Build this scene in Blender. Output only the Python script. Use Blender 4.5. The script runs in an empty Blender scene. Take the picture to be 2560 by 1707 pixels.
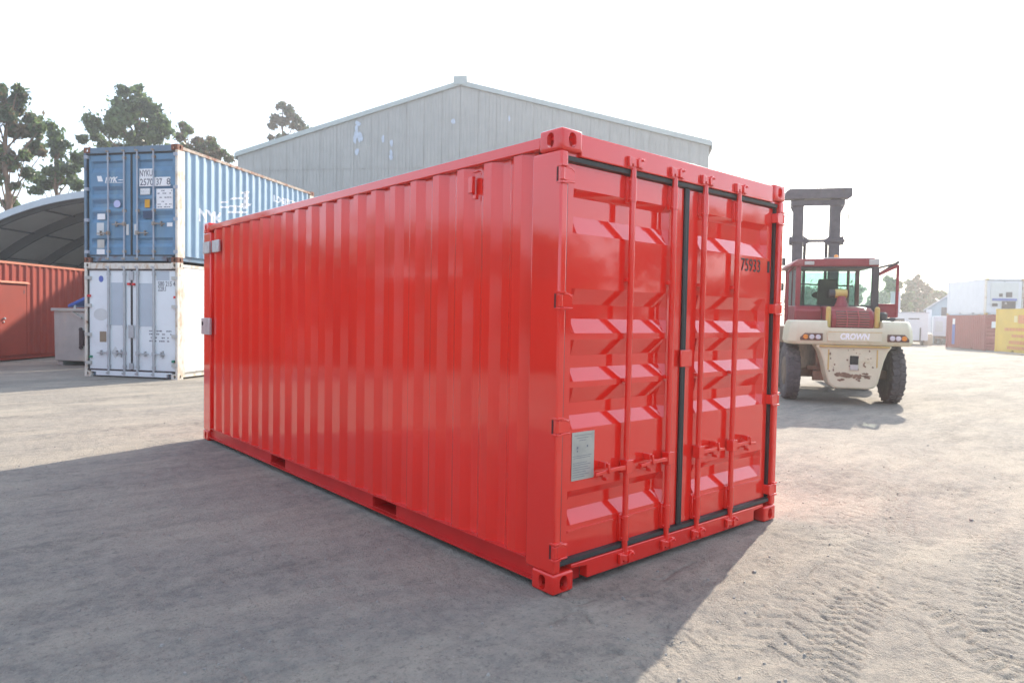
import bpy, bmesh, math, random
import numpy as np
from mathutils import Vector, Matrix

random.seed(7)
rng = np.random.default_rng(7)
scene = bpy.context.scene
COL = scene.collection
PI = math.pi
R = math.radians

# ------------------------------------------------------------------ camera
CAM = Vector((-2.7033, -2.7212, 1.5616))
YAW, PITCH, ROLL = 0.71611, -0.03731, 0.017936
FPX, PW, PH = 1739.48, 2560, 1707
_f = Vector((math.sin(YAW) * math.cos(PITCH), math.cos(YAW) * math.cos(PITCH), math.sin(PITCH)))
_r0 = Vector((math.cos(YAW), -math.sin(YAW), 0))
_u0 = _r0.cross(_f)
c_, s_ = math.cos(ROLL), math.sin(ROLL)
CR = c_ * _r0 + s_ * _u0
CU = -s_ * _r0 + c_ * _u0
CF = _f
cd = bpy.data.cameras.new('camera')
cam = bpy.data.objects.new('camera', cd)
COL.objects.link(cam)
M = Matrix((CR, CU, -CF)).transposed().to_4x4()
M.translation = CAM
cam.matrix_world = M
cd.sensor_width = 36
cd.lens = FPX / PW * 36
cd.clip_end = 2000
cd.clip_start = 0.05
cd.dof.use_dof = True
cd.dof.focus_distance = 5.2
cd.dof.aperture_fstop = 3.2
scene.camera = cam

# ------------------------------------------------------------------ sky, sun, exposure
SUN_EL = R(32)
SUN_AZ = math.atan2(0.954, 0.300)
world = bpy.data.worlds.new('World')
scene.world = world
world.use_nodes = True
wn = world.node_tree
bg = wn.nodes['Background']
sky = wn.nodes.new('ShaderNodeTexSky')
sky.sky_type = 'NISHITA'
sky.sun_disc = False
sky.sun_elevation = SUN_EL
sky.sun_rotation = SUN_AZ
sky.dust_density = 1.5
veil = wn.nodes.new('ShaderNodeMix')
veil.data_type = 'RGBA'
veil.blend_type = 'ADD'
veil.inputs[0].default_value = 1.0
wn.links.new(sky.outputs[0], veil.inputs[6])
veil.inputs[7].default_value = (3.3, 3.8, 4.45, 1)
wn.links.new(veil.outputs[2], bg.inputs[0])
bg.inputs[1].default_value = 0.1
sd = bpy.data.lights.new('sun', 'SUN')
sun = bpy.data.objects.new('sun', sd)
COL.objects.link(sun)
sd.energy = 4.4
sd.angle = R(0.55)
sd.color = (1.0, 0.89, 0.745)
S = Vector((math.sin(SUN_AZ) * math.cos(SUN_EL), math.cos(SUN_AZ) * math.cos(SUN_EL), math.sin(SUN_EL)))
sun.rotation_euler = S.to_track_quat('Z', 'Y').to_euler()
sun.location = S * 60
vs = scene.view_settings
vs.view_transform = 'Standard'
vs.look = 'None'
vs.exposure = 1.15
vs.gamma = 1
vs.use_curve_mapping = False
scene.render.engine = 'CYCLES'
scene.cycles.use_denoising = True
scene.cycles.max_bounces = 8
scene.cycles.transparent_max_bounces = 8
scene.cycles.volume_bounces = 0
scene.cycles.caustics_reflective = False
scene.cycles.caustics_refractive = False


def at(px, py, depth):
    """the point of the place that the photograph shows at a pixel, at a distance along the view"""
    return CAM + ((px - PW / 2) / FPX * CR - (py - PH / 2) / FPX * CU + CF) * depth


# ------------------------------------------------------------------ materials
MATS = {}


def mat(name, col, rough=0.5, ior=1.45, metal=0.0, var=0.0, vscale=3.0, dirt=None, dirt_amt=0.0, dirt_scale=2.0,
        dirt_stretch=(1, 1, 1), bump=0.0, bscale=30.0, coat=0.0, emit=0.0, alpha=1.0, transl=0.0, rust=None, rust_amt=0.0,
        rust_scale=3.0):
    m = bpy.data.materials.new(name)
    m.use_nodes = True
    nt = m.node_tree
    b = nt.nodes['Principled BSDF']
    N, Lk = nt.nodes.new, nt.links.new
    b.inputs['Roughness'].default_value = rough
    b.inputs['IOR'].default_value = ior
    b.inputs['Metallic'].default_value = metal
    b.inputs['Coat Weight'].default_value = coat
    b.inputs['Coat Roughness'].default_value = rough * 0.6
    b.inputs['Alpha'].default_value = alpha
    tc = N('ShaderNodeTexCoord')
    out = None

    def rgb(c):
        n = N('ShaderNodeRGB')
        n.outputs[0].default_value = (*c, 1)
        return n.outputs[0]

    def noise(scale, detail=6, stretch=(1, 1, 1), rg=0.6):
        mp = N('ShaderNodeMapping')
        mp.inputs['Scale'].default_value = stretch
        Lk(tc.outputs['Object'], mp.inputs[0])
        n = N('ShaderNodeTexNoise')
        n.inputs['Scale'].default_value = scale
        n.inputs['Detail'].default_value = detail
        n.inputs['Roughness'].default_value = rg
        Lk(mp.outputs[0], n.inputs['Vector'])
        return n.outputs['Fac']

    def ramp(src, a, bb):
        r = N('ShaderNodeMapRange')
        r.inputs[1].default_value = a
        r.inputs[2].default_value = bb
        Lk(src, r.inputs[0])
        return r.outputs[0]

    def mix(f, a, bb):
        n = N('ShaderNodeMix')
        n.data_type = 'RGBA'
        Lk(f, n.inputs[0])
        Lk(a, n.inputs[6])
        Lk(bb, n.inputs[7])
        return n.outputs[2]
    cur = rgb(col)
    if var:
        cur = mix(ramp(noise(vscale), 0.3, 0.7), rgb([max(0, c * (1 - var)) for c in col]), rgb([min(0.9, c * (1 + var)) for c in col]))
    if dirt is not None and dirt_amt:
        t = 0.5 + (0.5 - dirt_amt) * 0.55
        f = ramp(noise(dirt_scale, 8, dirt_stretch, 0.65), t, t + 0.18)
        cur = mix(f, cur, rgb(dirt))
    if rust is not None and rust_amt:
        t = 0.5 + (0.5 - rust_amt) * 0.5
        f = ramp(noise(rust_scale, 10, (1, 1, 1), 0.7), t, t + 0.05)
        cur = mix(f, cur, rgb(rust))
    Lk(cur, b.inputs['Base Color'])
    if bump:
        bn = N('ShaderNodeBump')
        bn.inputs['Strength'].default_value = 1.0
        bn.inputs['Distance'].default_value = bump
        Lk(noise(bscale, 4), bn.inputs['Height'])
        Lk(bn.outputs[0], b.inputs['Normal'])
    if emit:
        Lk(cur, b.inputs['Emission Color'])
        b.inputs['Emission Strength'].default_value = emit
    if transl:
        t = N('ShaderNodeBsdfTranslucent')
        Lk(cur, t.inputs[0])
        mx = N('ShaderNodeMixShader')
        mx.inputs[0].default_value = transl
        Lk(b.outputs[0], mx.inputs[1])
        Lk(t.outputs[0], mx.inputs[2])
        Lk(mx.outputs[0], nt.nodes['Material Output'].inputs[0])
    MATS[name] = m
    return m


RED = mat('glossy_red_paint', (0.78, 0.022, 0.013), 0.08, 1.5, var=0.05, vscale=1.2, bump=0.0012, bscale=2.2, coat=0.75,
          dirt=(0.70, 0.032, 0.017), dirt_amt=0.3, dirt_scale=0.9)
REDSIDE = mat('satin_red_side_paint', (0.80, 0.024, 0.014), 0.12, 1.5, var=0.06, vscale=1.0, bump=0.0013, bscale=2.0, coat=0.5, dirt=(0.74, 0.04, 0.022), dirt_amt=0.35, dirt_scale=1.2, dirt_stretch=(1, 1, 0.4))
REDCAST = mat('scuffed_red_paint', (0.72, 0.021, 0.014), 0.16, 1.5, var=0.06, vscale=6, coat=0.4, dirt=(0.5, 0.10, 0.08), dirt_amt=0.22, dirt_scale=14, rust=(0.16, 0.08, 0.06), rust_amt=0.05, rust_scale=26, bump=0.002, bscale=18)
REDDARK = mat('red_underframe_paint', (0.55, 0.016, 0.014), 0.32, 1.5, var=0.1, dirt=(0.25, 0.12, 0.09), dirt_amt=0.25, dirt_scale=3)
RUBBER = mat('black_rubber_seal', (0.022, 0.023, 0.025), 0.42, 1.5, var=0.25, vscale=8, dirt=(0.06, 0.06, 0.06), dirt_amt=0.3, dirt_scale=6)
DARK = mat('hole_shade', (0.012, 0.011, 0.011), 0.8)  # shade of uncut holes, put into a near-black colour
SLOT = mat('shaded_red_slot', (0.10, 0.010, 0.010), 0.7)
GALV = mat('galvanised_steel', (0.52, 0.53, 0.54), 0.42, metal=0.55, var=0.15, vscale=14, dirt=(0.3, 0.3, 0.3), dirt_amt=0.3, dirt_scale=8)
PLATE = mat('stamped_alloy_plate', (0.46, 0.46, 0.42), 0.4, metal=0.35, var=0.1, vscale=9, dirt=(0.36, 0.36, 0.34), dirt_amt=0.4, dirt_scale=11)
INK = mat('black_marking_ink', (0.03, 0.012, 0.012), 0.5)
INKGREY = mat('faded_marking_ink', (0.17, 0.18, 0.21), 0.6)
BLUE = mat('faded_blue_paint', (0.115, 0.235, 0.365), 0.45, 1.45, var=0.14, vscale=2.2, dirt=(0.16, 0.27, 0.36), dirt_amt=0.5,
           dirt_scale=1.5, dirt_stretch=(3, 3, 0.6), rust=(0.16, 0.07, 0.03), rust_amt=0.06)
BLUESIDE = mat('chalky_blue_side_paint', (0.17, 0.30, 0.42), 0.62, 2.1, var=0.08, vscale=2.2, dirt=(0.36, 0.47, 0.53), dirt_amt=0.4,
               dirt_scale=1.4, dirt_stretch=(2, 2, 0.4), rust=(0.24, 0.11, 0.05), rust_amt=0.04)
RUSTBLUE = mat('rusted_blue_frame', (0.40, 0.34, 0.28), 0.65, var=0.15, vscale=5, dirt=(0.20, 0.07, 0.035), dirt_amt=0.62, dirt_scale=4.5,
               rust=(0.09, 0.03, 0.02), rust_amt=0.3, rust_scale=6)
RUSTCAST = mat('rusted_corner_steel', (0.19, 0.075, 0.045), 0.75, var=0.25, vscale=9, dirt=(0.32, 0.25, 0.2), dirt_amt=0.25, dirt_scale=8)
FRAMEBLUE = mat('dull_blue_frame', (0.14, 0.21, 0.28), 0.55, var=0.15, vscale=3, dirt=(0.13, 0.055, 0.035), dirt_amt=0.42, dirt_scale=4)
RODBLUE = mat('grey_blue_rod_paint', (0.36, 0.40, 0.46), 0.5, var=0.1, dirt=(0.28, 0.25, 0.2), dirt_amt=0.3, dirt_scale=7)
RUSTBAR = mat('rusty_handle_steel', (0.30, 0.27, 0.23), 0.6, var=0.2, dirt=(0.24, 0.12, 0.06), dirt_amt=0.5, dirt_scale=9)
WHITE = mat('white_reefer_paint', (0.71, 0.77, 0.80), 0.38, 1.45, var=0.04, vscale=2, dirt=(0.62, 0.64, 0.66), dirt_amt=0.35, dirt_scale=1.4)
WHITESIDE = mat('white_reefer_side', (0.76, 0.76, 0.73), 0.45, 1.45, var=0.03, dirt=(0.6, 0.55, 0.45), dirt_amt=0.28, dirt_scale=1.6,
                rust=(0.33, 0.27, 0.2), rust_amt=0.1, rust_scale=2)
WHITEFRAME = mat('rust_streaked_white_frame', (0.66, 0.63, 0.56), 0.5, var=0.06, dirt=(0.46, 0.30, 0.16), dirt_amt=0.52, dirt_scale=3.5,
                 dirt_stretch=(2, 2, 0.8), rust=(0.20, 0.08, 0.04), rust_amt=0.3, rust_scale=7)
GREYBAR = mat('grey_zinc_bar', (0.42, 0.45, 0.47), 0.5, metal=0.2, var=0.12, vscale=5, dirt=(0.33, 0.33, 0.32), dirt_amt=0.4, dirt_scale=5)
HINGEGREY = mat('weathered_hinge_grey', (0.46, 0.46, 0.43), 0.6, var=0.1, vscale=6)
GREYPATCH = mat('painted_out_grey', (0.43, 0.50, 0.56), 0.5, var=0.05)
GREYPATCH2 = mat('painted_out_pale_grey', (0.57, 0.60, 0.60), 0.55, var=0.06)
STICKW = mat('white_sticker', (0.78, 0.79, 0.80), 0.5, var=0.05, dirt=(0.6, 0.62, 0.66), dirt_amt=0.3, dirt_scale=9)
STICKY = mat('amber_sticker', (0.62, 0.32, 0.02), 0.5, var=0.1)
STICKB = mat('blue_sticker', (0.08, 0.13, 0.42), 0.5, var=0.1)
STICKN = mat('navy_patch', (0.03, 0.06, 0.12), 0.5, var=0.2)
STICKBR = mat('brown_plate', (0.25, 0.20, 0.14), 0.5, var=0.1)
STICKR = mat('red_tag', (0.62, 0.03, 0.03), 0.5)
STICKG = mat('green_tag', (0.02, 0.22, 0.13), 0.5)
STICKPALE = mat('pale_lilac_disc', (0.45, 0.48, 0.72), 0.5)
BROWNRED = mat('red_oxide_paint', (0.27, 0.03, 0.015), 0.6, 1.45, var=0.12, vscale=1.5, dirt=(0.22, 0.027, 0.016), dirt_amt=0.45, dirt_scale=1.6)
BROWNTOP = mat('pale_oxide_rail', (0.52, 0.20, 0.13), 0.4, var=0.15, vscale=4)
MAROON = mat('faded_maroon_paint', (0.30, 0.055, 0.05), 0.5, var=0.1, vscale=1.2)
YELLOW = mat('yellow_container_paint', (0.62, 0.42, 0.02), 0.5, var=0.08, vscale=1.2)
SIGNRED = mat('sign_red_print', (0.60, 0.20, 0.05), 0.5, var=0.2, vscale=4)
SIGNPALE = mat('sign_pale_print', (0.72, 0.62, 0.3), 0.5)
CREAM = mat('cream_counterweight_paint', (0.60, 0.565, 0.41), 0.42, 1.45, var=0.07, vscale=3, dirt=(0.48, 0.40, 0.22), dirt_amt=0.36, dirt_scale=4,
            rust=(0.12, 0.08, 0.045), rust_amt=0.13, rust_scale=5.5, bump=0.003, bscale=9)
OCHRE = mat('ochre_edge_paint', (0.52, 0.36, 0.12), 0.5, var=0.15, vscale=7)
POSTY = mat('yellow_post_paint', (0.50, 0.36, 0.10), 0.45, var=0.1)
CABRED = mat('dull_cab_red', (0.25, 0.028, 0.036), 0.4, var=0.14, vscale=4, dirt=(0.35, 0.14, 0.13), dirt_amt=0.35, dirt_scale=3)
CABDARK = mat('dark_cab_frame', (0.045, 0.04, 0.045), 0.55, var=0.2, vscale=5)
MAST = mat('greasy_mast_steel', (0.085, 0.075, 0.085), 0.5, metal=0.1, var=0.25, vscale=6, dirt=(0.12, 0.08, 0.06), dirt_amt=0.3, dirt_scale=5)
GRILLER = mat('dusty_grille_red', (0.40, 0.085, 0.085), 0.5, var=0.1)
TYRE = mat('dusty_tyre_rubber', (0.075, 0.07, 0.075), 0.8, var=0.2, vscale=8, dirt=(0.16, 0.15, 0.145), dirt_amt=0.45, dirt_scale=5)
RIM = mat('dirty_rim', (0.14, 0.11, 0.08), 0.6, var=0.2, vscale=6)
CHASSIS = mat('oily_brown_chassis', (0.2, 0.12, 0.075), 0.6, var=0.4, vscale=6)
LENSO = mat('amber_lens', (0.72, 0.25, 0.04), 0.2, var=0.1)
LENSW = mat('clear_lens', (0.6, 0.57, 0.6), 0.15, var=0.1)
LENSR = mat('lamp_housing', (0.11, 0.055, 0.04), 0.5)
SKIP = mat('grey_green_skip_steel', (0.40, 0.42, 0.40), 0.55, var=0.1, vscale=3, dirt=(0.50, 0.47, 0.40), dirt_amt=0.45, dirt_scale=1.8,
           rust=(0.22, 0.2, 0.17), rust_amt=0.12, rust_scale=5, bump=0.01, bscale=2.5)
SKIPLID = mat('blue_lid_plastic', (0.04, 0.12, 0.42), 0.45, var=0.12)
SHEDWALL = mat('weathered_grey_cladding', (0.375, 0.365, 0.345), 0.55, 1.4, var=0.07, vscale=1.3, dirt=(0.30, 0.29, 0.27), dirt_amt=0.45, dirt_scale=1.6,
               dirt_stretch=(2.5, 2.5, 0.22), rust=(0.20, 0.21, 0.22), rust_amt=0.1, rust_scale=1.2)
SHEDTRIM = mat('pale_green_grey_trim', (0.40, 0.435, 0.42), 0.5, var=0.06)
SHEDBARE = mat('bare_bluish_patch', (0.47, 0.52, 0.60), 0.45, var=0.12, vscale=6)
FABRIC = mat('grey_shelter_fabric', (0.55, 0.53, 0.50), 0.7, var=0.06, vscale=1, dirt=(0.46, 0.44, 0.41), dirt_amt=0.4, dirt_scale=1.0, transl=0.10)
RIMFAB = mat('pale_fabric_edge', (0.50, 0.54, 0.58), 0.6, var=0.05)
TRUSS = mat('dark_steel_truss', (0.10, 0.10, 0.105), 0.6, var=0.1)
BARK = mat('grey_brown_bark', (0.17, 0.105, 0.07), 0.85, var=0.3, vscale=3, bump=0.02, bscale=8)
LEAF_G = mat('green_gum_leaf', (0.13, 0.19, 0.075), 0.3, var=0.3, vscale=0.6, transl=0.55)
LEAF_D = mat('dark_gum_leaf', (0.07, 0.11, 0.055), 0.34, var=0.3, vscale=0.6, transl=0.5)
LEAF_B = mat('bronze_gum_leaf', (0.165, 0.13, 0.08), 0.34, var=0.3, vscale=0.8, transl=0.45)
LEAF_O = mat('olive_shrub_leaf', (0.13, 0.125, 0.05), 0.5, var=0.3, vscale=0.6, transl=0.3)
TRAILW = mat('white_trailer_panel', (0.62, 0.65, 0.70), 0.45, var=0.04, vscale=2)
PALEGREY = mat('pale_grey_slab', (0.45, 0.46, 0.52), 0.6, var=0.05)
BLUEGREY = mat('blue_grey_gable', (0.28, 0.37, 0.43), 0.6, var=0.08)
BEIGE = mat('beige_tank_plastic', (0.40, 0.37, 0.27), 0.6, var=0.08)
STONE = mat('pale_stone', (0.26, 0.245, 0.225), 0.8, var=0.25, vscale=20)


def glass_mat():
    m = bpy.data.materials.new('tinted_cab_glass')
    m.use_nodes = True
    nt = m.node_tree
    nt.nodes.remove(nt.nodes['Principled BSDF'])
    t = nt.nodes.new('ShaderNodeBsdfTransparent')
    t.inputs[0].default_value = (0.66, 0.79, 0.77, 1)
    g = nt.nodes.new('ShaderNodeBsdfGlossy')
    g.inputs[0].default_value = (1, 1, 1, 1)
    g.inputs[1].default_value = 0.03
    fr = nt.nodes.new('ShaderNodeFresnel')
    fr.inputs[0].default_value = 1.5
    mx = nt.nodes.new('ShaderNodeMixShader')
    nt.links.new(fr.outputs[0], mx.inputs[0])
    nt.links.new(t.outputs[0], mx.inputs[1])
    nt.links.new(g.outputs[0], mx.inputs[2])
    nt.links.new(mx.outputs[0], nt.nodes['Material Output'].inputs[0])
    return m


GLASS = glass_mat()


def ground_mat():
    m = bpy.data.materials.new('dusty_compacted_yard')
    m.use_nodes = True
    nt = m.node_tree
    b = nt.nodes['Principled BSDF']
    b.inputs['Roughness'].default_value = 0.92
    b.inputs['Specular IOR Level'].default_value = 0.25
    N, Lk = nt.nodes.new, nt.links.new
    tc = N('ShaderNodeTexCoord')

    def noise(scale, detail=8, rg=0.6, rot=0, st=(1, 1, 1)):
        mp = N('ShaderNodeMapping')
        mp.inputs['Scale'].default_value = st
        mp.inputs['Rotation'].default_value = (0, 0, rot)
        Lk(tc.outputs['Object'], mp.inputs[0])
        n = N('ShaderNodeTexNoise')
        n.inputs['Scale'].default_value = scale
        n.inputs['Detail'].default_value = detail
        n.inputs['Roughness'].default_value = rg
        Lk(mp.outputs[0], n.inputs['Vector'])
        return n.outputs['Fac']

    def mr(src, a, bb):
        r = N('ShaderNodeMapRange')
        r.inputs[1].default_value = a
        r.inputs[2].default_value = bb
        Lk(src, r.inputs[0])
        return r.outputs[0]

    def rgb(c):
        n = N('ShaderNodeRGB')
        n.outputs[0].default_value = (*c, 1)
        return n.outputs[0]

    def mix(f, a, bb):
        n = N('ShaderNodeMix')
        n.data_type = 'RGBA'
        Lk(f, n.inputs[0])
        Lk(a, n.inputs[6])
        Lk(bb, n.inputs[7])
        return n.outputs[2]

    def mul(a, k):
        n = N('ShaderNodeMath')
        n.operation = 'MULTIPLY'
        Lk(a, n.inputs[0])
        n.inputs[1].default_value = k
        return n.outputs[0]
    c = mix(mr(noise(0.35), 0.35, 0.65), rgb((0.258, 0.236, 0.204)), rgb((0.19, 0.179, 0.162)))
    c = mix(mr(noise(1.1, 10, 0.7, R(-32), (0.45, 1.3, 1)), 0.46, 0.60), c, rgb((0.322, 0.289, 0.238)))
    c = mix(mul(mr(noise(2.6, 10, 0.72, R(-25), (0.6, 1.2, 1)), 0.5, 0.62), 0.42), c, rgb((0.15, 0.14, 0.128)))
    c = mix(mul(mr(noise(0.7, 10, 0.7, R(-20), (0.5, 1.5, 1)), 0.53, 0.64), 0.65), c, rgb((0.115, 0.105, 0.095)))
    c = mix(mul(mr(noise(9, 10, 0.75), 0.42, 0.60), 0.6), c, rgb((0.33, 0.296, 0.246)))
    c = mix(mul(mr(noise(26, 8, 0.75), 0.55, 0.64), 0.55), c, rgb((0.105, 0.098, 0.09)))
    c = mix(mul(mr(noise(60, 4, 0.7), 0.54, 0.66), 0.34), c, rgb((0.075, 0.07, 0.066)))
    c = mix(mul(mr(noise(45, 3, 0.6), 0.66, 0.72), 0.7), c, rgb((0.36, 0.34, 0.31)))
    Lk(c, b.inputs['Base Color'])
    add = N('ShaderNodeMath')
    add.operation = 'ADD'
    Lk(mul(noise(22, 8, 0.7), 0.6), add.inputs[0])
    Lk(mul(noise(90, 5, 0.6), 0.25), add.inputs[1])
    vo = N('ShaderNodeTexVoronoi')
    vo.inputs['Scale'].default_value = 75
    vo.inputs['Randomness'].default_value = 1
    Lk(tc.outputs['Object'], vo.inputs['Vector'])
    grit = N('ShaderNodeMath')
    grit.operation = 'MULTIPLY'
    Lk(mr(vo.outputs['Distance'], 0.55, 0.1), grit.inputs[0])
    Lk(mr(noise(5, 6, 0.7), 0.42, 0.6), grit.inputs[1])
    add2 = N('ShaderNodeMath')
    add2.operation = 'ADD'
    Lk(add.outputs[0], add2.inputs[0])
    Lk(mul(grit.outputs[0], 0.22), add2.inputs[1])
    add = add2
    bn = N('ShaderNodeBump')
    bn.inputs['Strength'].default_value = 0.9
    bn.inputs['Distance'].default_value = 0.034
    Lk(add.outputs[0], bn.inputs['Height'])
    Lk(bn.outputs[0], b.inputs['Normal'])
    return m


# ------------------------------------------------------------------ mesh helpers
class MB:
    def __init__(s):
        s.v = []
        s.f = []
        s.mi = []

    def add(s, vs, fs, mi=0):
        o = len(s.v)
        s.v += [tuple(p) for p in vs]
        s.f += [tuple(i + o for i in f) for f in fs]
        s.mi += [mi] * len(fs)
        return s

    def box(s, x0, x1, y0, y1, z0, z1, mi=0):
        vs = [(x0, y0, z0), (x1, y0, z0), (x1, y1, z0), (x0, y1, z0), (x0, y0, z1), (x1, y0, z1), (x1, y1, z1), (x0, y1, z1)]
        return s.add(vs, [(0, 3, 2, 1), (4, 5, 6, 7), (0, 1, 5, 4), (1, 2, 6, 5), (2, 3, 7, 6), (3, 0, 4, 7)], mi)

    def prism(s, poly, axis, a, b, mi=0):
        n = len(poly)

        def P(p, t):
            if axis == 'x':
                return (t, p[0], p[1])
            if axis == 'y':
                return (p[0], t, p[1])
            return (p[0], p[1], t)
        vs = [P(p, a) for p in poly] + [P(p, b) for p in poly]
        fs = [tuple(range(n))[::-1], tuple(range(n, 2 * n))] + [(i, (i + 1) % n, n + (i + 1) % n, n + i) for i in range(n)]
        return s.add(vs, fs, mi)

    def cyl(s, p0, p1, r, n=12, r2=None, mi=0):
        p0, p1 = Vector(p0), Vector(p1)
        d = (p1 - p0).normalized()
        a = d.orthogonal().normalized()
        b = d.cross(a)
        r2 = r if r2 is None else r2
        vs = []
        for p, q in ((p0, r), (p1, r2)):
            for i in range(n):
                t = 2 * PI * i / n
                vs.append(p + (a * math.cos(t) + b * math.sin(t)) * q)
        fs = [tuple(range(n))[::-1], tuple(range(n, 2 * n))] + [(i, (i + 1) % n, n + (i + 1) % n, n + i) for i in range(n)]
        return s.add(vs, fs, mi)

    def tube(s, path, r, n=8, mi=0):
        for a, b in zip(path[:-1], path[1:]):
            s.cyl(a, b, r, n, mi=mi)
        return s

    def bar(s, p0, p1, w, h, mi=0, up=(0, 0, 1)):
        p0, p1 = Vector(p0), Vector(p1)
        d = (p1 - p0).normalized()
        u = Vector(up)
        a = d.cross(u)
        a = a.normalized() if a.length > 1e-4 else d.orthogonal().normalized()
        b = a.cross(d)
        vs = []
        for p in (p0, p1):
            for i, j in ((-1, -1), (1, -1), (1, 1), (-1, 1)):
                vs.append(p + a * (i * w / 2) + b * (j * h / 2))
        return s.add(vs, [(0, 3, 2, 1), (4, 5, 6, 7), (0, 1, 5, 4), (1, 2, 6, 5), (2, 3, 7, 6), (3, 0, 4, 7)], mi)

    def lathe(s, prof, origin, axis, n=24, mi=0):
        """prof: (radius, offset along axis)"""
        o, d = Vector(origin), Vector(axis).normalized()
        a = d.orthogonal().normalized()
        b = d.cross(a)
        vs = []
        for r, t in prof:
            for i in range(n):
                th = 2 * PI * i / n
                vs.append(o + d * t + (a * math.cos(th) + b * math.sin(th)) * r)
        fs = []
        for k in range(len(prof) - 1):
            for i in range(n):
                fs.append((k * n + i, k * n + (i + 1) % n, (k + 1) * n + (i + 1) % n, (k + 1) * n + i))
        fs.append(tuple(range(n))[::-1])
        m0 = (len(prof) - 1) * n
        fs.append(tuple(range(m0, m0 + n)))
        return s.add(vs, fs, mi)

    def build(s, name, m, parent=None, bevel=0.0, seg=2, label=None, recalc=True, ang=32, weld=False):
        me = bpy.data.meshes.new(name)
        me.from_pydata(s.v, [], s.f)
        ms = m if isinstance(m, (list, tuple)) else [m]
        for x in ms:
            me.materials.append(x)
        if len(ms) > 1:
            me.polygons.foreach_set('material_index', s.mi)
        if recalc or weld:
            bm = bmesh.new()
            bm.from_mesh(me)
            if weld:
                bmesh.ops.remove_doubles(bm, verts=bm.verts, dist=1e-5)
            if recalc:
                bmesh.ops.recalc_face_normals(bm, faces=bm.faces)
            bm.to_mesh(me)
            bm.free()
        me.polygons.foreach_set('use_smooth', [True] * len(me.polygons))
        me.set_sharp_from_angle(angle=R(ang))
        o = bpy.data.objects.new(name, me)
        COL.objects.link(o)
        if parent is not None:
            o.parent = parent
        if bevel:
            md = o.modifiers.new('bevel', 'BEVEL')
            md.width = bevel
            md.segments = seg
            md.limit_method = 'ANGLE'
            md.angle_limit = R(40)
            md.harden_normals = False
        if label:
            o['label'] = label
        return o


def thing(name, label, cat, loc=(0, 0, 0), rz=0.0, group=None):
    o = bpy.data.objects.new(name, None)
    COL.objects.link(o)
    o.empty_display_size = 0.2
    o.location = loc
    o.rotation_euler = (0, 0, rz)
    o['label'] = label
    o['category'] = cat
    if group:
        o['group'] = group
    return o


def share(o, parent, loc=None):
    c = o.copy()
    COL.objects.link(c)
    c.parent = parent
    if loc is not None:
        c.location = loc
    return c


def text_obj(s, size, m, parent, origin, xdir, ydir, name='lettering', width=None, thick=0.001, italic=0.0, drape=None, cuts=None, cutdir=None, bold=0.0):
    """a line of lettering as a mesh; xdir/ydir are the reading directions"""
    cu = bpy.data.curves.new(name, 'FONT')
    cu.body = s
    cu.size = size
    cu.shear = italic
    cu.extrude = thick
    cu.offset = bold
    cu.resolution_u = 3
    to = bpy.data.objects.new(name, cu)
    COL.objects.link(to)
    dg = bpy.context.evaluated_depsgraph_get()
    me = bpy.data.meshes.new_from_object(to.evaluated_get(dg))
    COL.objects.unlink(to)
    bpy.data.objects.remove(to)
    bm = bmesh.new()
    bm.from_mesh(me)
    xs = [v.co.x for v in bm.verts]
    if width and xs:
        k = width / max(1e-6, max(xs) - min(xs))
        x0 = min(xs)
        for v in bm.verts:
            v.co.x = (v.co.x - x0) * k
    X, Y = Vector(xdir).normalized(), Vector(ydir).normalized()
    Z = X.cross(Y)
    O = Vector(origin)
    for v in bm.verts:
        v.co = O + X * v.co.x + Y * v.co.y + Z * v.co.z
    if drape:
        for c in cuts:
            bmesh.ops.bisect_plane(bm, geom=bm.verts[:] + bm.edges[:] + bm.faces[:], plane_co=c, plane_no=cutdir, dist=1e-5)
        for v in bm.verts:
            v.co = drape(v.co)
    me2 = bpy.data.meshes.new(name)
    bm.to_mesh(me2)
    bm.free()
    bpy.data.meshes.remove(me)
    me2.materials.clear()
    me2.materials.append(m)
    o = bpy.data.objects.new(name, me2)
    COL.objects.link(o)
    o.parent = parent
    return o


# ------------------------------------------------------------------ ground
def vnoise(x, y, seed):
    r = np.random.default_rng(seed)
    T = r.random((256, 256))
    xi, yi = np.floor(x).astype(int), np.floor(y).astype(int)
    fx, fy = x - xi, y - yi
    fx, fy = fx * fx * (3 - 2 * fx), fy * fy * (3 - 2 * fy)
    g = lambda a, b: T[a & 255, b & 255]
    return (g(xi, yi) * (1 - fx) + g(xi + 1, yi) * fx) * (1 - fy) + (g(xi, yi + 1) * (1 - fx) + g(xi + 1, yi + 1) * fx) * fy


def smooth(a, b, x):
    t = np.clip((x - a) / (b - a), 0, 1)
    return t * t * (3 - 2 * t)


def dip(x, y):
    return -0.36 * smooth(36, 56, np.asarray(x, float)) - 0.0 * np.asarray(y, float)


def seg_dist(x, y, path):
    best = np.full(x.shape, 1e9)
    ss = np.zeros_like(best)
    tt = np.zeros_like(best)
    acc = 0
    for (ax, ay), (bx, by) in zip(path[:-1], path[1:]):
        L = math.hypot(bx - ax, by - ay)
        ux, uy = (bx - ax) / L, (by - ay) / L
        s = np.clip((x - ax) * ux + (y - ay) * uy, 0, L)
        t = (x - ax) * -uy + (y - ay) * ux
        d = np.hypot(x - ax - s * ux, y - ay - s * uy)
        k = d < best
        best = np.where(k, d, best)
        ss = np.where(k, acc + s, ss)
        tt = np.where(k, t, tt)
        acc += L
    return best, ss, tt


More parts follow.
